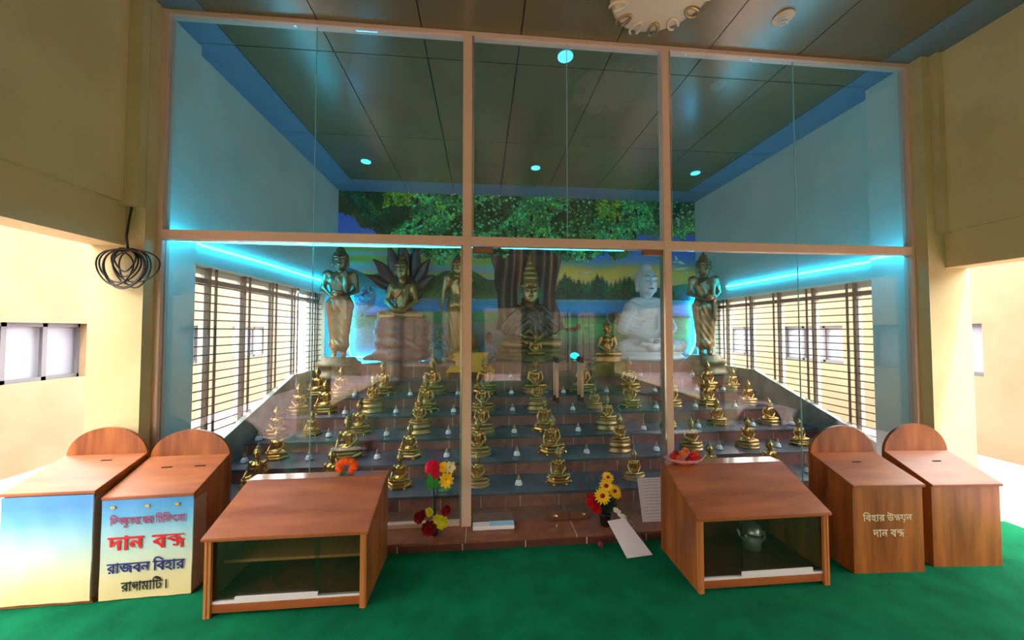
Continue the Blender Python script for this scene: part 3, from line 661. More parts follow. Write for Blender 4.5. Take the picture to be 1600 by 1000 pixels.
# x, y, height, kind on each step
ROWS = [
 [(-1.80, 3.03, .32, 'a'), (-1.20, 2.98, .30, 'b'), (-.66, 2.96, .26, 'a'), (-.03, 2.94, .25, 'b'), (.65, 2.93, .27, 'a'), (1.32, 2.95, .28, 'c'), (2.01, 2.95, .26, 'b'), (2.58, 2.95, .28, 'a')],
 [(-1.83, 3.35, .25, 'a'), (-1.21, 3.33, .35, 'a'), (-.65, 3.30, .28, 'a'), (-.03, 3.31, .31, 'b'), (.67, 3.29, .33, 'a'), (1.33, 3.29, .32, 'd'), (2.06, 3.30, .27, 'b'), (2.65, 3.30, .27, 'b'), (3.22, 3.31, .24, 'a')],
 [(-2.03, 3.70, .27, 'b'), (-1.70, 3.72, .22, 'a'), (-1.24, 3.72, .31, 'a'), (-.63, 3.70, .34, 'd'), (.01, 3.70, .33, 'b'), (.67, 3.68, .32, 'a'), (1.35, 3.68, .33, 'd'), (2.06, 3.72, .26, 'c'), (2.63, 3.72, .27, 'a'), (3.24, 3.71, .27, 'b')],
 [(-2.03, 4.12, .30, 'b'), (-1.74, 4.12, .34, 'a'), (-1.22, 4.12, .36, 'd'), (-.63, 4.11, .36, 'a'), (.02, 4.10, .34, 'b'), (.66, 4.10, .33, 'd'), (1.36, 4.12, .24, 'b'), (1.80, 4.13, .33, 'a'), (2.33, 4.13, .31, 'b'), (2.80, 4.12, .30, 'a'), (3.33, 4.12, .28, 'b')],
 [(-2.00, 4.50, .32, 'a'), (-1.72, 4.50, .32, 'b'), (-1.22, 4.50, .38, 'a'), (-.61, 4.50, .52, 'c'), (.05, 4.50, .42, 'a'), (.70, 4.50, .42, 'b'), (1.33, 4.50, .40, 'a'), (1.95, 4.50, .40, 'b'), (2.52, 4.50, .24, 'a'), (3.05, 4.50, .36, 'a'), (3.42, 4.50, .26, 'b')],
]
adj = {'a': 'small gold Buddha on six-footed base', 'b': 'small gold Buddha on lotus base', 'c': 'gold Buddha with tall pointed finial', 'd': 'small gold Buddha on tall pedestal'}
protos = {}
for k, row in enumerate(ROWS):
    for i, (x, y, h, kd) in enumerate(row):
        # plain-language place: which step and which along it
        lab = '%s, %s on the %s altar step' % (adj[kd], ORD[i], STEP[k])
        sc = h*1.06/HT[kd]; rz = radians(random.uniform(-6, 6)) + (.18 if x < -1 else -.18 if x > 2 else 0)
        if kd not in protos:
            t = statuette(kd, lab); protos[kd] = t; t.location = (x, y, T[k][1]); t.scale = (sc,)*3; t.rotation_euler = (0, 0, rz)
        else: dup(protos[kd], (x, y, T[k][1]), lab, rz, sc)
# ---- white cup candles
cupm = MB().lathe([(.021, 0), (.0215, .004), (.018, .020), (.013, .028), (.010, .030)], 20).mesh('cup', M['cup'], True)
flm = MB().lathe([(.006, .029), (.0095, .036), (.008, .046), (.004, .056), (.0008, .064)], 12).mesh('flame', M['flame'], True)
bsm = MB().lathe([(.0225, 0), (.0225, .003), (.0215, .0045)], 20).mesh('base_ring', M['black'])
CR = [[(.31, 2.90), (2.93, 2.93)],
      [(-2.06, 3.28), (-1.53, 3.30), (-.93, 3.27), (-.31, 3.26), (.33, 3.24), (.99, 3.24), (1.68, 3.25), (2.31, 3.24), (2.93, 3.25)],
      [(-2.12, 3.57), (-1.50, 3.63), (-.94, 3.62), (-.33, 3.62), (.34, 3.60), (1.01, 3.60), (1.72, 3.60), (2.35, 3.63), (2.98, 3.63), (3.45, 3.63)],
      [(-1.50, 4.04), (-.95, 4.04), (-.31, 4.02), (.36, 4.02), (1.06, 4.0), (2.07, 4.0), (2.57, 4.02), (3.06, 4.0), (3.52, 4.0)],
      [(-1.53, 4.42), (-.87, 4.42), (-.29, 4.42), (.38, 4.42), (1.05, 4.42), (1.62, 4.42), (2.27, 4.42), (2.85, 4.42), (3.22, 4.42)],
      [(-1.42, 4.76), (-.75, 4.78), (.40, 4.80), (1.35, 4.78), (2.25, 4.78), (3.02, 4.78)]]
cproto = None
for k, row in enumerate(CR):
    for i, (x, y) in enumerate(row):
        lab = 'white cup candle with amber tip, %s on the %s altar step' % (ORD[i] if len(row) > 2 else ['front middle of the doors', 'near the right case'][i], STEP[k])
        if len(row) == 2: lab = ['white cup candle on the lowest altar step, seen through the doors', 'white cup candle on the lowest altar step behind the right case'][i]
        if cproto is None:
            cproto = thing('cup_candle', lab, 'candle', (x, y, T[k][1]), 0, 'white cup candles on the altar steps'); cproto.scale = (1.42,)*3
            ob('cup', cupm, cproto); ob('flame', flm, cproto, 'amber flame tip'); ob('base_ring', bsm, cproto, 'black base ring')
        else: dup(cproto, (x, y, T[k][1]), lab)

# ------------------------------------------------------------------ the large figures
ZT = T[6][1]; ZS = T[5][1]
def face_paint(b, c, q, S_, m):
    for sx_ in (-1, 1):
        for nm, z0, dz, r in (('eyebrow', .050, .010, .0032), ('eyelid', .014, -.005, .0034)):
            MB().tube([((c[0]+sx_*(.016+.038*u)*q)*S_, (c[1]-(.106-.012*u*u)*q)*S_, (c[2]+(z0+dz*sin(pi*u))*q)*S_) for u in np.linspace(0, 1, 7)], r*q*S_, 6).build(nm, m, b, label='dark %s line' % nm)
def standing(bowl=True, hang=False, flare=0.0):
    s = SDF()                                       # unit height 1, robe to the ankles
    s.mir('cap', (.034, 0, .10), (.052, 0, .46), .040+flare*.3, .062, k=.05)
    s.ell((0, 0, .115), (.080+flare, .050+flare*.5, .035), k=.04)
    s.ell((0, .005, .50), (.102, .070, .08), k=.05); s.ell((0, .005, .60), (.082, .058, .09), k=.05); s.ell((0, 0, .70), (.104, .064, .08), k=.05)
    s.mir('ell', (.098, .005, .765), (.040, .036, .032), k=.03)
    s.mir('cap', (.038, .0, .02), (.038, -.005, .12), .022, .026, k=.01); s.mir('ell', (.040, -.035, .014), (.024, .055, .014), k=.012)
    for i in range(5): s.mir('cap', (.022+.009*i, -.080+.004*i, .011), (.021+.0095*i, -.098+.006*i, .009), .0055, k=.003)
    s.mir('cap', (.116, .005, .755), (.138, .005, .62), .030, .024, k=.02) if not hang else s.cap((.116, .005, .755), (.138, .005, .62), .030, .024, k=.02)
    if hang:
        s.cap((-.125, .005, .765), (-.155, .01, .60), .034, .028, k=.02); s.cap((-.155, .01, .60), (-.165, -.02, .46), .027, .018, k=.02)
        hand(s, (-.165, -.02, .455), (0, -.08, -1), .62, (0, 1, 0)); s.cap((.150, .005, .62), (.135, -.12, .69), .027, .018, k=.02)
        hand(s, (.135, -.122, .695), (0, -.05, 1), .62, (-1, 0, 0))
    else:
        s.mir('cap', (.138, .005, .62), (.060, -.100, .555), .024, .017, k=.02)
        hand(s, (.065, -.105, .550), (-1, -.2, -.1), .55, (0, 1, .2)); hand(s, (-.065, -.105, .550), (1, -.2, -.1), .55, (0, 1, .2))
    head(s, (0, 0, .880), .78)
    s.cap((-.07, -.055, .70), (.06, -.065, .775), .008, k=.01)
    s.cap((.05, -.075, .76), (.06, -.09, .35), .020, .016, k=.02)
    return s
def folds(amp, fr_, tilt=.6, zmax=.80, zmin=.08):
    return lambda X, Y, Z: amp*np.sin((X*1.0+Z*tilt)*fr_+2*np.sin(Z*6))*((Z < zmax) & (Z > zmin))
# left and right standing figures with alms bowls
smesh = standing().mesh('body', .0062, M['gold3'], 1.50, folds(.0016, 120))
shs, sdd = hairpart((0, 0, .880), .78, .085); shair = shs.mesh('hair', .0045, M['hairg'], 1.50, sdd)
bowlm = MB().lathe([(.012, -.03), (.042, -.026), (.058, -.002), (.056, .018), (.048, .026), (.046, .02), (.03, .012)], 24).mesh('alms_bowl', M['gold3'], True)
def stander(label, x, y, rz):
    t = thing('standing_buddha', label, 'statue', (x, y, ZS), rz)
    MB().lathe([(.30, 0), (.31, .03), (.27, .06), (.25, .10), (.245, .15), (.27, .17), (.265, .21), (.22, .235), (.205, .28)], 40, sy=.85, petal=.05, np_=18).build('pedestal', M['stone'], t, smooth=True)
    b = ob('body', smesh, t); b.location = (0, 0, .275)
    ob('hair', shair, b); face_paint(b, (0, 0, .880), .78, 1.5, M['brow']); bw = ob('alms_bowl', bowlm, b); bw.scale = (1.35,)*3; bw.location = (0, -.185, .86)
stander('tall standing Buddha holding an alms bowl by the left barred window', -1.93, 4.96, .25)
stander('tall standing Buddha holding an alms bowl by the right barred window', 3.34, 4.96, -.22)
# serpent-hooded figure
t = thing('serpent_buddha', 'gold seated Buddha on rose serpent coils under a dark fan of serpent hoods', 'statue', (-1.17, 5.28, ZT))
cl = SDF()
for k_, (R, z) in enumerate(((.33, .10), (.325, .265), (.315, .43), (.30, .56))): cl.tor((.01*(k_ % 2), 0, z), R, .092, k=.02, sx=1, sy=.62)
cl.ell((0, 0, .32), (.32, .20, .30), k=.03); cl.cap((-.12, -.20, .44), (.28, -.27, .20), .05, .03, k=.02); cl.cap((-.40, -.05, .06), (-.50, -.08, .05), .05, .03, k=.02)
ob('serpent_coils', cl.mesh('serpent_coils', .013, M['coil'], disp=lambda X, Y, Z: .002*np.sin(X*90)*np.sin(Z*70)), t, 'dusky rose serpent coils')
b = ob('body', seated('lap').mesh('body', .0075, M['gold2'], .86, folds(.0012, 150, .5, .5, .2)), t); b.location = (0, -.02, .60); b.scale = (.98, 1, 1.14)
hs, dd = hairpart(HEADC, HQ, .06); ob('hair', hs.mesh('hair', .006, M['hairg'], .86, dd), b); face_paint(b, HEADC, HQ, .86, M['brow'])
hd = MB()
for (ax_, ln, wd) in ((-74, .56, .075), (-48, .60, .085), (-21, .68, .085), (1, .74, .085), (22, .70, .085), (46, .60, .085), (72, .52, .080)):
    a = radians(ax_); d = Vector((sin(a), 0, cos(a))); n = Vector((cos(a), 0, -sin(a))); c0 = Vector((0, .12, 1.08)); st0 = len(hd.v)
    rings = []
    for u, wq, th, yb in ((.12, .55, .03, .02), (.35, .9, .035, .0), (.55, 1.15, .035, -.02), (.72, 1.0, .03, -.05), (.85, .55, .028, -.09), (.95, .3, .02, -.12), (1.0, .04, .006, -.14)):
        p_ = c0+d*(ln*u)+Vector((0, yb, 0))+n*(.03*sin(u*5)*(1 if ax_ > 0 else -1))
        rings.append([p_+n*(wd*wq*cos(q))+Vector((0, th*sin(q), 0)) for q in [2*pi*i/14 for i in range(14)]])
    vs = [v for r in rings for v in r]; fs = [(k*14+i, k*14+(i+1) % 14, (k+1)*14+(i+1) % 14, (k+1)*14+i) for k in range(len(rings)-1) for i in range(14)]
    m_ = MB().add(vs, fs+[tuple(range(14))[::-1], tuple(len(vs)-14+i for i in range(14))]); m_.build('serpent_hood', M['maroon'], t, smooth=True)
MB().ball((0, .14, 1.12), (.30, .07, .30), 24, 14).build('hood_base', M['maroon'], t, smooth=True)
# robed standing figure behind the mullion
t = thing('robed_buddha', 'gold standing Buddha in a pleated robe behind the left mullion', 'statue', (-.36, 5.37, ZT))
MB().lathe([(.25, 0), (.27, .03), (.23, .06), (.22, .11), (.25, .13), (.26, .15), (.24, .17)], 36, (.05, 0, 0), sy=.6, petal=.05, np_=18).build('throne', M['goldy'], t, smooth=True)
b = ob('body', standing(hang=True, flare=.05).mesh('body', .0062, M['gold2'], 1.42, folds(.0030, 105, .35)), t); b.location = (0, 0, .165)
hs, dd = hairpart((0, 0, .880), .78, .05); ob('hair', hs.mesh('hair', .0045, M['hairg'], 1.42, dd), b); face_paint(b, (0, 0, .880), .78, 1.42, M['brow'])
rb = SDF(); rb.cap((.06, -.02, .42), (.17, -.06, .10), .10, .13, k=.08); rb.cap((-.02, -.04, .55), (.02, -.05, .12), .12, .17, k=.08)
ro = ob('robe', rb.mesh('robe', .009, M['robeor'], disp=lambda X, Y, Z: .006*np.sin((X+Z*.25)*75)), b, 'orange-gold pleated lower robe')
# gold footed stand in front of it, on the step below
t = thing('gold_altar_stand', 'yellow gold footed altar stand in front of the robed Buddha', 'stand', (-.14, 4.80, ZS))
pr = MB(); pr.prism([(-.22, .30), (.22, .30), (.24, .345), (-.24, .345)], -.10, .10, 'Y'); pr.prism([(-.25, .24), (.25, .24), (.20, .30), (-.20, .30)], -.11, .11, 'Y'); pr.box(-.20, .20, -.10, .10, .17, .24); pr.prism([(-.33, .09), (.33, .09), (.27, .17), (-.27, .17)], -.13, .13, 'Y'); pr.build('stand_body', M['goldy'], t, bevel=.006)
for sx_ in (-1, 1):
    for sy_ in (-1, 1): MB().tube([(sx_*.29, sy_*.10, .10), (sx_*.305, sy_*.105, .05), (sx_*.285, sy_*.10, 0)], .022, 8, r2=.010).build('leg', M['goldy'], t, smooth=True)
# crowned central figure
t = thing('crowned_buddha', 'central crowned Buddha with golden face, tall spired crown and dark bronze robe', 'statue', (.76, 5.36, ZT))
MB().lathe([(.50, 0), (.53, .02), (.53, .05), (.47, .07), (.46, .11), (.50, .13), (.52, .155), (.50, .18)], 40, sy=.52, petal=.04, np_=24).build('pedestal', M['greenped'], t, smooth=True)
b = ob('body', seated('lap').mesh('body', .0085, M['gold2'], 1.12), t); b.location = (0, .04, .175); b.scale = (1.13, 1, 1)
rb = SDF(); rb.ell((0, -.005, .43), (.205, .150, .16), k=.06); rb.ell((0, -.05, .28), (.16, .12, .12), k=.06); rb.mir('cap', (.18, .02, .50), (.285, .0, .27), .082, .078, k=.07); rb.ell((0, .03, .25), (.26, .14, .20), k=.08)
rb.mir('cap', (.26, .0, .27), (.16, -.11, .21), .070, .055, k=.05); rb.mir('ell', (.10, .03, .56), (.11, .08, .05), k=.05); rb.cap((.14, -.10, .50), (-.14, -.13, .24), .045, .05, k=.03)
r_ = ob('robe', rb.mesh('robe', .0085, M['robebr'], 1.12, disp=lambda X, Y, Z: .006*np.sin((np.abs(X+.03)*.9+Z*.9)*85+2*np.sin(X*9))), b, 'dark bronze pleated robe')
face_paint(b, HEADC, HQ, 1.12, M['brow'])
cr = MB().lathe([(.112, -.07), (.130, -.04), (.124, .0), (.132, .03), (.118, .05), (.112, .11), (.118, .13), (.098, .15), (.092, .19), (.098, .205), (.078, .22), (.068, .27), (.074, .28), (.058, .30), (.050, .35), (.055, .36), (.040, .38), (.032, .43), (.036, .445), (.022, .46), (.012, .50), (.004, .55)], 32, (0, .01, .975), petal=.06, np_=16)
cr.build('crown', M['gold2'], b, smooth=True)
for k_ in range(11):
    a = pi+pi*k_/10; MB().ball((.130*cos(a), .01+.130*sin(a), .935+.03), .012, 8, 6).build('crown_bead', M['gold'], b, smooth=True)
for sx_ in (-1, 1):
    MB().prism([(sx_*.118, .94), (sx_*.180, .96), (sx_*.186, .86), (sx_*.170, .72), (sx_*.130, .68), (sx_*.118, .78)], -.03, .0, 'Y').build('crown_flap', M['tealhead'], b, bevel=.006, label='green-gilt side flap of the crown')
# little figure before it
t = thing('offering_buddha', 'small gold Buddha with white spire in front of the crowned statue', 'statue', (.78, 4.99+.06, ZT))
MB().lathe([(.15, 0), (.155, .02), (.12, .04), (.145, .06), (.13, .085), (.10, .10)], 24, sy=.42, petal=.05, np_=12).build('pedestal', M['greenped'], t, smooth=True)
b = ob('body', SM['b'], t); b.scale = (.34,)*3; b.location = (0, 0, .10); ob('hair', SM['spire'], b)
t.location.y = 4.985
# small gold seated figure right
t = thing('gold_buddha', 'gold seated Buddha between the crowned statue and the white statue', 'statue', (1.80, 4.86, ZS))
MB().box(-.27, .27, -.13, .075, 0, .16).box(-.23, .23, -.11, .06, .16, .20).build('pedestal_block', M['greenped'], t, bevel=.008)
t2 = MB().lathe([(.19, .20), (.20, .215), (.17, .235), (.195, .26), (.175, .285)], 28, sy=.55, petal=.05, np_=16).build('lotus_seat', M['gold2'], t, smooth=True)
b = ob('body', seated('lap').mesh('body', .0095, M['gold'], .52), t); b.location = (0, 0, .28); hs, dd = hairpart(HEADC, HQ, .17); ob('hair', hs.mesh('hair', .0075, M['gold2'], .52, dd), b)
# white seated figure
t = thing('white_buddha', 'large white seated Buddha with red lips behind the right mullion', 'statue', (2.60, 5.30, ZT))
MB().lathe([(.56, 0), (.59, .02), (.56, .05), (.52, .08), (.55, .11), (.52, .13)], 40, sy=.58, petal=.03, np_=20).build('pedestal', M['white_st'], t, smooth=True)
def wf(X, Y, Z): return .0035*np.sin(np.sqrt(X**2+(Z-.74)**2)*140)*((Z > .22) & (Z < .60))+.004*np.sin(X*60+Z*15)*((Z < .2))
b = ob('body', seated('lap').mesh('body', .0085, M['white_st'], 1.42, wf), t); b.location = (0, 0, .10)
b.scale = (1, .92, 1)
hs, dd = hairpart(HEADC, HQ, 0, False); ob('hair', hs.mesh('hair', .008, M['white_st'], 1.42), b)
q = HQ; hz_ = .765
for sx_ in (-1, 1):
    MB().tube([((sx_*(.018+.04*u))*q*1.42, (-.005-.107*q+.012*u*u)*1.42, (.765+(.048+.014*sin(pi*u))*q)*1.42) for u in np.linspace(0, 1, 7)], .0045, 6).build('eyebrow', M['brow'], b, label='dark painted eyebrow')
    MB().tube([((sx_*(.018+.032*u))*q*1.42, (-.005-.100*q+.008*u*u)*1.42, (.765+(.014-.005*sin(pi*u))*q)*1.42) for u in np.linspace(0, 1, 7)], .0035, 6).build('eyelid', M['brow'], b, label='dark painted eyelid')
MB().ball((0, (-.005-.107*q)*1.42, (.765-.050*q)*1.42), (.036, .012, .013), 14, 8).build('lips', M['lip'], b, smooth=True, label='dark red painted lips')
rb = SDF(); rb.mir('cap', (.17, .02, .50), (.265, .0, .28), .075, .075, k=.06); rb.ell((0, .02, .46), (.20, .125, .13), k=.05); rb.ell((0, .03, .25), (.22, .13, .18), k=.08); rb.mir('ell', (.08, .02, .575), (.10, .075, .045), k=.04)
ob('robe', rb.mesh('robe', .0085, M['white_st'], 1.42, wf), b)
# kneeling disciples, teal reflections put into their body colour
def disciple(label, x, y, s_, hm):
    t = thing('kneeling_disciple', label, 'statue', (x, y, ZT), 0)
    z = SDF(); z.ell((0, .02, .14), (.20, .17, .14), k=.06); z.mir('cap', (.10, .03, .10), (.15, -.20, .07), .085, .07, k=.04); z.ell((0, 0, .36), (.17, .12, .15), k=.06)
    z.mir('cap', (.16, 0, .46), (.20, -.06, .30), .055, .045, k=.04); z.mir('cap', (.20, -.06, .30), (.02, -.17, .42), .042, .030, k=.03)
    hand(z, (.012, -.175, .41), (0, -.1, 1), .9, (0, -1, 0)); hand(z, (-.012, -.175, .41), (0, -.1, 1), .9, (0, 1, 0))
    b = ob('body', z.mesh('body', .012, M['teal'], s_), t)
    hh = SDF(); head(hh, (0, -.01, .70), 1.15); ob('head', hh.mesh('head', .010, hm, s_), b)
disciple('kneeling disciple coloured by painted-in teal reflections, with green head left of the robed Buddha', -.60, 5.06, .60, M['tealhead'])
disciple('kneeling disciple coloured by painted-in teal reflections, with dark head left of the crowned statue', .11, 5.08, .52, M['maroon'])
t = thing('bowl_lamp', 'small glowing cyan bowl lamp right of the crowned statue', 'lamp', (1.37, 5.05, ZT))
MB().lathe([(.035, 0), (.035, .01), (.01, .02), (.01, .04)], 16).build('lamp_foot', M['gold2'], t)
MB().lathe([(.012, .035), (.055, .055), (.068, .085), (.05, .11), (.02, .125)], 20).build('lamp_bowl', M['lampc'], t, smooth=True)

# ------------------------------------------------------------------ foreground: display cases
def case(name, label, x0, x1, yf, depth, zf, zb, ledge, shelf, rz=0):
    Wd = x1-x0; t = thing(name, label, 'display case', ((x0+x1)/2, yf, 0), rz); h = Wd/2; th = .018; sy = depth-ledge
    prof = [(0, 0), (depth, 0), (depth, zb-th), (sy, zb-th), (0, zf-th)]
    for sx_ in (-1, 1):
        a, b_ = sorted((sx_*h, sx_*(h-th)))
        MB().prism(prof, a, b_, 'X').build('side_panel', M['wood_z'], t)
        a, b_ = sorted((sx_*(h+.001), sx_*(h-.030)))
        MB().box(a, b_, -.008, .008, .0, zf-th).box(*sorted((sx_*(h-.006), sx_*(h-.014))), -.011, .0, .0, zf-th).build('front_stile', M['edge'], t)
    MB().prism([(-.02, zf-th), (sy, zb-th), (sy, zb), (-.02, zf-.002), ], -h-.014, h+.014, 'X').build('sloping_top', M['wood_x'], t, bevel=.003)
    MB().box(-h-.014, h+.014, sy, depth+.005, zb-th, zb).build('top_ledge', mat('glossy_brown_veneer', S(150, 96, 66), .12), t, bevel=.002)
    MB().box(-h+th, h-th, depth-.012, depth, .03, zb-th).build('back_panel', M['wood_side'], t)
    MB().box(-h+th, h-th, .012, depth-.012, .055, .068).build('floor_panel', M['wood_side'], t)
    MB().box(-h+th, h-th, .0, .018, .018, .060).build('bottom_rail', M['wood_x'], t, bevel=.002)
    if shelf: MB().box(-h+th, h-th, .10, depth-.012, .205, .220).build('shelf', M['edge'], t)
    MB().box(-h+th, h-th, .004, .020, .060, .071).build('sliding_track', M['whitebar'], t, label='pale sliding track')
    MB().box(-h+th, h-th, .004, .020, zf-th-.012, zf-th-.003).build('sliding_track', M['edge'], t)
    xm = .18*Wd if shelf else -.16*Wd
    MB().box(-h+th+.002, xm+.01, .013, .017, .071, zf-th-.006).build('glass_door', M['glass2'], t)
    MB().box(xm-.01, h-th-.002, .006, .010, .071, zf-th-.006).build('glass_door', M['glass2'], t)
    if shelf: MB().box(-h+.14, xm+.008, .002, .012, .071, .090).build('door_edge_rail', M['whitebar'], t, label='white plastic edge rail of the glass door')
    else: MB().box(xm-.008, h-.095, .000, .006, .071, .098).build('door_edge_rail', M['whitebar'], t, label='white plastic edge rail of the glass door')
    return t
cl_ = case('display_case', 'low slant-topped wooden display case with inner shelf, left of the doors', -1.39, -.60, 1.935, .42, .402, .545, .085, True)
cr_ = case('display_case', 'low slant-topped wooden display case without shelf, right of the doors', 1.20, 1.985, 1.875, .40, .412, .580, .09, False)
MB().lathe([(.017, 0), (.017, .004)], 20).xf(Matrix.Translation((-.1, .407, .31)) @ Matrix.Rotation(pi/2, 4, 'X')).build('cable_hole', M['leafd'], cl_)
MB().lathe([(.017, 0), (.017, .004)], 20).xf(Matrix.Translation((.25, .407, .27)) @ Matrix.Rotation(pi/2, 4, 'X')).build('cable_hole', M['black'], cl_)
# steel vessel inside the right case
t = thing('steel_pot', 'dull silver lidded pot inside the right display case', 'pot', (1.72, 2.12, .0685))
MB().lathe([(.045, 0), (.05, .01), (.052, .08), (.045, .10), (.06, .105), (.06, .11), (.05, .14), (.02, .16), (.006, .17)], 28).build('pot_body', M['silver'], t, smooth=True)
MB().tube([(.05, 0, .09), (.085, 0, .10), (.09, 0, .06), (.055, 0, .03)], .006, 8).build('pot_handle', M['silver'], t, smooth=True)
MB().tube([(-.05, 0, .05), (-.08, 0, .08), (-.095, 0, .12)], .010, 8, r2=.006).build('pot_spout', M['silver'], t, smooth=True)
# white cable in the left case
tag(MB().tube([(-.655, 2.20, .222), (-.66, 2.19, .30), (-.67, 2.2, .345), (-.665, 2.21, .29), (-.65, 2.2, .26), (-.64, 2.16, .24)], .006, 8).build('white_cable', M['whitebar'], smooth=True), 'loop of white cable inside the left display case', 'cable')

# ------------------------------------------------------------------ donation boxes
def dbox(label, x0, x1, yf, yb, zf, zb, arch, slots, rz=0):
    t = thing('donation_box', label, 'donation box', ((x0+x1)/2, yf, 0), radians(rz)); h = (x1-x0)/2; d = yb-yf; th = .016
    MB().prism([(0, 0), (d, 0), (d, zb-th), (0, zf-th)], -h+.006, h-.006, 'X').build('box_body', M['wood_z'], t)
    sl_ = (zb-zf)/d
    MB().prism([(-.014, zf-th-.014*sl_), (d-.018, zb-th-.018*sl_), (d-.018, zb-.018*sl_), (-.014, zf-.014*sl_)], -h-.001, h+.001, 'X').build('sloping_lid', M['wood_x'], t, bevel=.002)
    n = 28; pts = [(-h, 0), (h, 0), (h, zb-.02)]+[(h*cos(pi*i/n), zb-.02+(arch-zb+.02)*sin(pi*i/n)) for i in range(1, n)]+[(-h, zb-.02)]
    MB().prism(pts, d-.018, d, 'Y').build('arched_back', M['wood_z'], t)
    for sx_, sy_ in slots:
        z = zf+(zb-zf)*sy_
        MB().box(sx_-.028, sx_+.028, sy_*d-.0045, sy_*d+.0045, z-.006, z+.0025).build('coin_slot', M['dark'], t, label='dark coin slot in the lid')
    return t
b1 = dbox('leftmost arched donation box, with an unlettered blue and cream banner front', -2.50, -2.055, 2.09, 2.39, .60, .70, .855, [(.05, .75)], 1)
b2 = dbox('arched donation box wrapped in a blue and cream Bengali banner', -2.035, -1.585, 2.115, 2.41, .556, .675, .825, [(-.06, .62), (.12, .62)], 2.5)
b3 = dbox('arched donation box with white Bengali lettering, beside the right case', 2.214, 2.664, 1.925, 2.215, .530, .630, .80, [(.0, .62)], -3)
b4 = dbox('rightmost arched donation box, with a bare wooden front', 2.76, 3.215, 1.935, 2.205, .51, .63, .805, [(.03, .6)], -3)

# ------------------------------------------------------------------ Bengali lettering
def glyphs(txt, size, bold=0.0):
    cu = bpy.data.curves.new('text', 'FONT'); cu.body = txt; cu.size = size; cu.offset = bold; cu.resolution_u = 4; cu.extrude = 0
    o = bpy.data.objects.new('text', cu); COL.objects.link(o); dg = bpy.context.evaluated_depsgraph_get(); dg.update()
    me = bpy.data.meshes.new_from_object(o.evaluated_get(dg)); COL.objects.unlink(o); bpy.data.objects.remove(o)
    return me
GC = {}
def steady_glyph(ch):
    """the outline fill can slip at some stroke offsets: keep the variant of median area"""
    if ch not in GC:
        c_ = []
        for off in (.009, .010, .011, .012, .013, .014, .015):
            me = glyphs(ch, 1.0, off); c_.append((sum(p.area for p in me.polygons), me))
        c_.sort(key=lambda q: q[0]); GC[ch] = c_[3][1]
    return GC[ch]
def extent(me):
    n = len(me.vertices); a = np.zeros(n*3); me.vertices.foreach_get('co', a); a = a.reshape(-1, 3); return a
def lettering(parent, pieces, x0, x1, z0, z1, y, m, bold=.0, name='lettering', label=None, slope=0):
    """pieces = (text, x, z, sx, sz) laid out on a shared headline, then fitted into the box x0..x1, z0..z1 on the plane y"""
    V = []; Fs = []; o = 0; pen = 0; hl_ = .622; adv = {'ি': .26, 'ু': 0, '়': 0, '।': .40}
    for (txt, dx, dz, sx, sz) in pieces:
        me = steady_glyph(txt); a = extent(me)
        if len(a) == 0: continue
        fc = [tuple(p.vertices) for p in me.polygons]
        for kk_, (ox, oz) in enumerate(((0, 0), (bold, 0), (-bold, 0), (0, bold*.25), (0, -bold*.25))):      # thick strokes
            b = a.copy(); b[:, 2] = kk_*.0004; b[:, 0] = a[:, 0]*sx+pen+dx+ox; b[:, 1] = hl_+(a[:, 1]-hl_)*sz+dz+oz
            V.append(b); Fs += [tuple(i+o for i in f) for f in fc]; o += len(a)
        pen += dx+adv.get(txt, a[:, 0].max())*sx
    V = np.concatenate(V); mn, mx_ = V.min(0), V.max(0)
    X = x0+(V[:, 0]-mn[0])/(mx_[0]-mn[0])*(x1-x0); Z = z0+(V[:, 1]-mn[1])/(mx_[1]-mn[1])*(z1-z0)+slope*(X-x0)
    Y = y-.0006-V[:, 2]*.6
    me = bpy.data.meshes.new(name); me.from_pydata(np.stack([X, Y, Z], 1).tolist(), [], Fs); me.materials.append(m); me.update()
    return ob(name, me, parent, label)
LM = {'mag': mat('magenta_ink', S(170, 40, 90), .5), 'red': mat('red_ink', S(214, 20, 36), .5), 'navy': mat('navy_ink', S(30, 34, 120), .5), 'blk': mat('black_ink', S(30, 30, 40), .5), 'wht': mat('white_paint', S(225, 205, 175), .5)}
banner = mat('printed_banner_cloth', (1, 1, 1, 1), .45); N, L, P = nodes(banner)
tc = N.new('ShaderNodeTexCoord'); sp = N.new('ShaderNodeSeparateXYZ'); mr = N.new('ShaderNodeMapRange'); mr.inputs[1].default_value = 0; mr.inputs[2].default_value = .55
rp = N.new('ShaderNodeValToRGB'); e = rp.color_ramp.elements; e[0].color = S(226, 206, 150); e[0].position = .0; e[1].color = S(70, 150, 215); e[1].position = 1
for pos, cc in ((.25, (224, 208, 158)), (.48, (196, 214, 196)), (.68, (160, 205, 214)), (.86, (96, 176, 224))): k = e.new(pos); k.color = S(*cc)
nz_ = N.new('ShaderNodeTexNoise'); nz_.inputs['Scale'].default_value = 7; nz_.inputs['Detail'].default_value = 3
ma = N.new('ShaderNodeMath'); ma.operation = 'MULTIPLY_ADD'; ma.inputs[1].default_value = .12; L.new(tc.outputs['Object'], nz_.inputs['Vector'])
L.new(tc.outputs['Object'], sp.inputs[0]); L.new(sp.outputs[2], mr.inputs[0]); L.new(nz_.outputs['Fac'], ma.inputs[0]); L.new(mr.outputs[0], ma.inputs[2]); L.new(ma.outputs[0], rp.inputs[0]); L.new(rp.outputs[0], P.inputs['Base Color'])
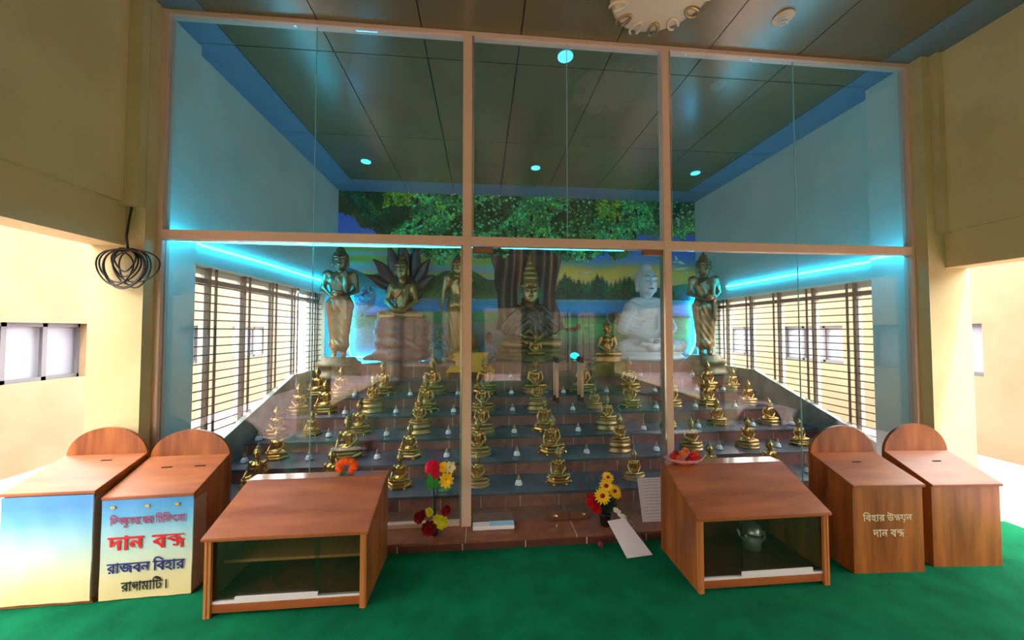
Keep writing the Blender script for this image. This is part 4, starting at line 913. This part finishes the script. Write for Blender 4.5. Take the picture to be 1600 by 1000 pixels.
def cloth(parent, h, z0, z1, d):
    vs = []; fs = []; nu, nv = 44, 30
    for j in range(nv+1):
        for i in range(nu+1):
            u, v = i/nu, j/nv; x = -h+2*h*u; z = z0+(z1-z0)*v
            y = -.010-.0012*(1+sin(u*19+v*7))-.0012*(1+sin(u*7-v*11+2))
            vs.append((x, y, z))
    for j in range(nv):
        for i in range(nu): a = j*(nu+1)+i; fs.append((a, a+1, a+nu+2, a+nu+1))
    c_ = MB().add(vs, fs); c_.box(-h, h, -.0085, -.0065, z0, z1)
    o = c_.build('banner', banner, parent, smooth=True, label='blue to cream printed cloth banner')
    MB().box(h, h+.003, -.010, .085, z0+.01, z1-.015).build('banner_fold', mat('grey_cloth_back', S(150, 130, 118), .7), o)
    return o
bn = cloth(b2, .222, .006, .533, .3)
cloth(b1, .215, .02, .575, .3)
YP = -.0172
def word(t_): return [(c_, 0, 0, 1, 1) for c_ in t_]
def gap(p_, g_): return [(p_[0][0], p_[0][1]+g_)+p_[0][2:]]+p_[1:]
KSA = [('ক', 0, 0, .95, .66), ('স', -.52, -.26, .78, .66)]
lettering(bn, word('িভ')+[('ক', 0, 0, .72, 1), ('ষ', -.16, 0, .85, 1), ('ু', .02, 0, 1, 1)]+word('সংেঘর')+gap(word('িচিকৎসা'), .30), -.178, .188, .385, .458, YP, LM['mag'], .006, label='magenta top line of Bengali lettering')
lettering(bn, word('দান')+gap(word('ব'), .40)+KSA, -.185, .188, .262, .345, YP, LM['red'], .016, label='large red Bengali lettering')
lettering(bn, word('রাজবন')+gap(word('িবহার'), .25), -.185, .190, .142, .222, YP, LM['navy'], .012, label='navy Bengali lettering')
lettering(bn, word('রা')+[('ঙ', 0, 0, .85, .75), ('গ', -.48, -.17, .72, .75)]+word('ামািট')+gap(word('।'), .12), -.115, .105, .048, .118, YP, LM['blk'], .009, label='black bottom line of Bengali lettering')
for xx in (-.165, 0, .145):
    MB().lathe([(.012, 0), (.012, .002)], 10, sy=.6).xf(Matrix.Translation((xx, YP, .497)) @ Matrix.Rotation(pi/2, 4, 'X')).build('emblem', M['goldy'], bn, label='small gold emblem on the banner')
lettering(b3, word('িবহার')+gap(word('উ'), .25)+[('ন', 0, 0, 1, .62), ('ন', -.46, -.28, .8, .6)]+word('য়ন'), -.160, .148, .298, .362, -.0010, LM['wht'], .013, label='white Bengali lettering, upper line')
lettering(b3, word('দান')+gap(word('ব'), .3)+KSA, -.100, .096, .212, .262, -.0010, LM['wht'], .013, label='white Bengali lettering, lower line')

# ------------------------------------------------------------------ flowers and small things
def bloom(mb, c, r, n=14, layers=2, up=(0, -1, .35), cup=.25, wid=1.1):
    c = Vector(c); up = Vector(up).normalized(); a = up.orthogonal().normalized(); b = up.cross(a)
    for l in range(layers):
        rl = r*(1-.22*l)
        for i in range(n):
            t_ = 2*pi*(i+.5*l)/n+random.uniform(-.06, .06); d = a*cos(t_)+b*sin(t_); s_ = up.cross(d); w_ = wid*pi*rl/n
            P = [c+d*rl*.15-s_*w_*.3+up*.002, c+d*rl*.15+s_*w_*.3+up*.002, c+d*rl*.6+s_*w_+up*r*cup*.5+up*l*.004, c+d*rl*.6-s_*w_+up*r*cup*.5+up*l*.004, c+d*rl*.93+s_*w_*.6+up*r*cup+up*l*.006, c+d*rl*.93-s_*w_*.6+up*r*cup+up*l*.006, c+d*rl*1.03+up*r*cup*.9]
            P += [p_-up*.0015 for p_ in P]
            mb.add(P, [(0, 1, 2, 3), (3, 2, 4, 5), (5, 4, 6), (7, 10, 9, 8), (10, 12, 11, 9), (12, 13, 11), (0, 3, 10, 7), (1, 8, 9, 2), (2, 9, 11, 4), (3, 5, 12, 10), (4, 11, 13, 6), (5, 6, 13, 12)])
    return mb
def pompom(mb, c, r, n=70, up=.35):
    c = Vector(c)
    for i in range(n):
        z = 1-2*(i+.5)/n; a = i*2.39996; d = Vector((sqrt(1-z*z)*cos(a), sqrt(1-z*z)*sin(a), z)); s_ = d.orthogonal().normalized(); q = d.cross(s_); w_ = r*.28
        P = [c+d*r*.55, c+d*r*.9+s_*w_, c+d*r*1.05+q*w_*.3, c+d*r*.9-s_*w_, c+d*r*.85+q*w_]
        mb.add(P, [(0, 1, 2), (0, 2, 3), (0, 4, 1), (0, 3, 4), (1, 4, 2), (4, 3, 2)])
    mb.ball(c, r*.78, 10, 8); return mb
def leafm(mb, a, b, w_):
    a, b = Vector(a), Vector(b); d = (b-a); s_ = d.cross(Vector((0, -1, .3))).normalized(); n_ = s_.cross(d).normalized()
    pr_ = [(0, .1), (.25, .8), (.5, 1), (.75, .7), (1, .02)]; P = []
    for u, q in pr_: P += [a+d*u+s_*w_*q+n_*.006, a+d*u-s_*w_*q+n_*.006, a+d*u-n_*.003*q]
    fs = []
    for k in range(4): o = k*3; fs += [(o, o+3, o+5, o+2), (o+2, o+5, o+4, o+1), (o, o+1, o+4, o+3)]
    mb.add(P, fs); return mb
# right pot
t = thing('potted_flowers', 'black pot of yellow gerberas and red flowers outside the right door', 'flower pot', (.885, 2.46, .065))
MB().lathe([(.030, 0), (.034, .005), (.042, .075), (.046, .08), (.046, .09), (.040, .09)], 28).build('pot', M['pot'], t, smooth=True)
fl = [((.0, -.02, .285), .052, 'yel'), ((-.035, -.04, .225), .058, 'yel'), ((.062, -.02, .245), .045, 'yel'), ((.02, .0, .335), .045, 'yel'), ((.085, .0, .215), .035, 'yel')]
sm_ = MB()
for c_, r, k in fl:
    sm_.tube([(0, 0, .08), (c_[0]*.5, c_[1]*.3, c_[2]*.55), (c_[0], c_[1]+.01, c_[2]-.005)], .0025, 6)
for c_ in ((-.105, -.02, .175), (-.075, -.03, .145), (-.1, -.02, .20)): sm_.tube([(0, 0, .08), (c_[0]*.5, c_[1]*.3, c_[2]*.8), c_], .0025, 6)
sm_.build('stems', M['leafd'], t)
for c_, r, k in fl:
    f_ = bloom(MB(), c_, r, 15, 2, (random.uniform(-.15, .15), -1, 1.6 if c_[2] > .33 else .5), .12, .62).build('gerbera', M[k], t)
    MB().ball((c_[0], c_[1]-.006, c_[2]+.003), (r*.30, .008, r*.30), 12, 8).build('flower_centre', M['dred'], f_, label='dark red flower centre')
for c_, r in (((-.105, -.02, .175), .036), ((-.070, -.03, .140), .036), ((-.105, -.01, .210), .030)): bloom(MB(), c_, r, 8, 3, (-.5, -1, .2), .7, 1.5).build('red_flower', M['red'], t)
lf = MB()
for k in range(16):
    a = k*2.4; lf_c = (.055*cos(a), .03*sin(a)-.01, .10+.012*(k % 6)); leafm(lf, (0, 0, .085+.008*(k % 5)), (lf_c[0]*1.5, lf_c[1]*1.4, lf_c[2]+.05), .012)
lf.build('leaves', M['leafd'], t)
wb = MB()
for k in range(12): bloom(wb, (.045+.008*k*.9+.01*sin(k*2), -.05-.01*cos(k), .14-.007*k), .013, 5, 1, (.2, -1, .3), .3, 1.2)
wb.build('white_blossom_spray', M['whitep'], t)
# left flower stand
t = thing('potted_flowers', 'tall spray of red and yellow artificial flowers against the left glass', 'flower pot', (-.315, 2.455, .065))
MB().lathe([(.024, 0), (.028, .004), (.036, .045), (.038, .05), (.032, .05)], 24).build('pot', M['pot'], t, smooth=True)
MB().tube([(0, 0, .04), (.0, -.01, .2), (-.006, -.01, .33), (.01, -.01, .47)], .005, 8).tube([(0, 0, .04), (.012, -.012, .22), (.03, -.012, .38)], .004, 8).build('stems', M['leafd'], t)
for c_, r in (((-.09, -.02, .130), .038), ((-.022, -.05, .075), .050), ((.075, -.01, .165), .036), ((-.07, -.03, .155), .03)):
    bloom(MB(), c_, r, 9, 3, (c_[0]*4, -1, .3), .7, 1.05).build('red_flower', M['dred'], t)
for c_, r in (((.055, -.05, .105), .042), ((.025, -.05, .125), .032), ((-.03, -.03, .165), .030)): bloom(MB(), c_, r, 8, 3, (c_[0]*3, -1, .4), .5, .9).build('lemon_flower', M['lyel'], t)
pompom(MB(), (-.012, -.02, .455), .050, 90).build('crimson_flower', M['pinkred'], t)
pompom(MB(), (.0, -.028, .415), .034, 60).build('crimson_flower', M['pinkred'], t)
bloom(MB(), (.082, -.03, .375), .052, 10, 3, (.1, -1, .1), .25, .75).build('yellow_flower', M['yel'], t)
bloom(MB(), (.064, -.02, .455), .034, 8, 3, (0, -1, .5), .4, 1.4).build('yellow_flower', M['yel'], t)
bloom(MB(), (.104, -.02, .455), .040, 6, 2, (.5, -1, .3), .35, .7).build('cream_flower', M['cream'], t)
lf = MB(); leafm(lf, (-.02, -.05, .315), (-.025, -.055, .445), .026); leafm(lf, (.0, -.04, .325), (.025, -.05, .40), .024); leafm(lf, (.03, -.02, .30), (.13, -.03, .33), .016); leafm(lf, (0, 0, .06), (-.07, -.03, .045), .02); lf.build('leaves', M['leaf'], t)
# marigolds on the left case
t = thing('marigold_garland', 'small orange marigold garland on the back ledge of the left case', 'garland', (-.845, 2.315, .545))
for a in range(9):
    an = -.9+a*(pi+1.8)/8; pompom(MB(), (.048*cos(an), .0, .048+.032*sin(an)), .024, 34).build('marigold', M['orange'], t)
lf = MB(); leafm(lf, (-.03, -.03, .003), (.012, -.02, .055), .008); leafm(lf, (-.04, -.02, .004), (.03, -.03, .012), .012); lf.build('leaves', M['leafd'], t)
# dish of flowers on the right case
t = thing('flower_dish', 'pink leaf-shaped dish heaped with red and orange flowers on the right case', 'dish', (1.335, 2.215, .5805))
vs = []; n = 32
for z, q in ((0, .05), (.012, .085), (.034, .125), (.037, .120), (.016, .08), (.004, .045)):
    for i in range(n): a = 2*pi*i/n; e_ = 1+.10*cos(2*a)**3+.03*cos(6*a); vs.append((q*e_*cos(a), q*.62*e_*sin(a), z+.006*abs(cos(a))**3*(q > .1)))
fs = [(k*n+i, k*n+(i+1) % n, (k+1)*n+(i+1) % n, (k+1)*n+i) for k in range(5) for i in range(n)]+[tuple(range(n))[::-1], tuple(5*n+i for i in range(n))]
MB().add(vs, fs).build('dish', M['pink'], t, smooth=True)
def petals_thing(name, label, cat, loc, m, r, kind, group):
    o = MB(); (pompom(o, (0, 0, 0), r, 40) if kind else bloom(o, (0, 0, 0), r, 8, 3, (0, -.4, 1), .6, 1.5)); q = o.build(name, m); q.location = loc; return tag(q, label, cat, group)
for k, (dx, dy, dz, mm, r, kd, wh) in enumerate(((-.075, -.005, .045, 'red', .026, 1, 'deep red flower head at the left end of the pink dish'), (-.045, .015, .058, 'dred', .024, 1, 'dark red flower head behind the peach one in the pink dish'), (-.028, -.025, .058, 'peach', .027, 0, 'peach open flower in the middle of the pink dish'),
        (.012, .01, .064, 'peach', .026, 0, 'peach flower topmost in the pink dish'), (.035, -.030, .048, 'pinkred', .027, 1, 'crimson flower head at the front of the pink dish'), (.065, -.012, .052, 'orange', .026, 0, 'orange flower near the right end of the pink dish'), (.092, .01, .046, 'red', .022, 1, 'red flower head at the right end of the pink dish'),
        (-.065, -.035, .040, 'orange', .018, 0, 'small orange flower at the front left of the pink dish'), (.0, -.045, .036, 'dred', .018, 1, 'small dark red flower at the front of the pink dish'))):
    petals_thing('loose_flower', wh, 'flower', (1.335+dx, 2.215+dy, .5805+dz), M[mm], r, kd, 'flower heads heaped in the pink dish')
o = petals_thing('fallen_flower', 'fallen magenta flower on the green carpet by the plinth', 'flower', (.80, 2.325, .018), mat('magenta_petal', S(150, 20, 90), .6), .018, 1, None)
# papers
def sheet(name, label, pts, lines=12):
    P = [Vector(p_) for p_ in pts]; nrm = (P[1]-P[0]).cross(P[3]-P[0]).normalized()*.0006
    t = MB().add([p_+nrm for p_ in P]+[p_-nrm for p_ in P], [(0, 1, 2, 3), (7, 6, 5, 4), (0, 4, 5, 1), (1, 5, 6, 2), (2, 6, 7, 3), (3, 7, 4, 0)]).build(name, mat('white_paper', S(222, 212, 220), .6))
    tag(t, label, 'paper'); q = MB(); u = P[1]-P[0]; v = P[3]-P[0]; s_ = 1 if nrm.dot(Vector((0, 0, 1.45))-P[0]) > 0 else -1
    for k in range(lines):
        a = .10+.80*k/(lines-1); l0 = .10; l1 = .9-.25*((k*7) % 5 == 0); A = [P[0]+u*l0+v*a, P[0]+u*l1+v*a, P[0]+u*l1+v*(a+.012), P[0]+u*l0+v*(a+.012)]
        q.add([p_+nrm*s_*1.6 for p_ in A], [(0, 1, 2, 3)])
    for (a, b_, c_, d) in ((.05, .95, .04, .05), (.05, .95, .95, .96), (.05, .06, .04, .96), (.94, .95, .04, .96)):
        A = [P[0]+u*a+v*c_, P[0]+u*b_+v*c_, P[0]+u*b_+v*d, P[0]+u*a+v*d]; q.add([p_+nrm*s_*1.6 for p_ in A], [(0, 1, 2, 3)])
    q.build('ruled_print', M['papere'], t, label='faint grey printed lines'); return t
sheet('notice_sheet', 'upright printed notice sheet leaning on the glass beside the right case', [(1.165, 2.470, .068), (1.385, 2.470, .068), (1.385, 2.515, .365), (1.148, 2.515, .362)])
sheet('notice_sheet', 'printed sheet sloping from the plinth onto the green carpet', [(.925, 2.185, .006), (1.105, 2.205, .006), (.995, 2.385, .150), (.868, 2.375, .140)])
t = tag(MB().box(-.055, .235, 2.47, 2.535, .065, .0905).build('paper_packet', M['whitebar'], bevel=.003), 'pale flat packet lying on the plinth before the left door', 'packet')
MB().box(.06, .234, 2.472, 2.533, .0905, .0925).build('blue_wrapper', M['bluep'], t, label='pale blue wrapper on top')
# hanging cable coil on the left pilaster
q = MB(); cx, cy, cz = -2.225, 2.405, 1.845
q.tube([(-2.245, 2.43, 2.245), (-2.24, 2.41, 2.15), (-2.242, 2.40, 2.05), (-2.235, 2.405, 1.96)], .006, 8)
for k, (rx, rz_, dx, dz, tl) in enumerate(((.115, .12, -.03, 0, 0), (.10, .115, .01, .01, .2), (.12, .105, -.045, .015, -.2), (.09, .12, .045, -.005, .1), (.075, .085, -.01, .03, .4), (.135, .10, .06, .01, -.1), (.105, .11, -.06, -.0, .3), (.06, .07, .0, .045, .1), (.12, .125, .0, -.008, -.3))):
    q.tube([(cx+dx+rx*cos(a)*cos(tl*.3)-rz_*.15*sin(a)*tl, cy-.004*k+.012*sin(a*2), cz+dz+rz_*sin(a)) for a in np.linspace(0, 2*pi, 36, endpoint=False)], .0048, 6, closed=True)
q.tube([(cx-.02+.018*cos(a), cy-.012+.03*sin(a)*.8, 1.955+.006*a/6) for a in np.linspace(0, 12, 30)], .004, 6)
tag(q.build('cable_coil', M['cord'], smooth=True), 'coiled black cable hanging from the left pilaster', 'cable')
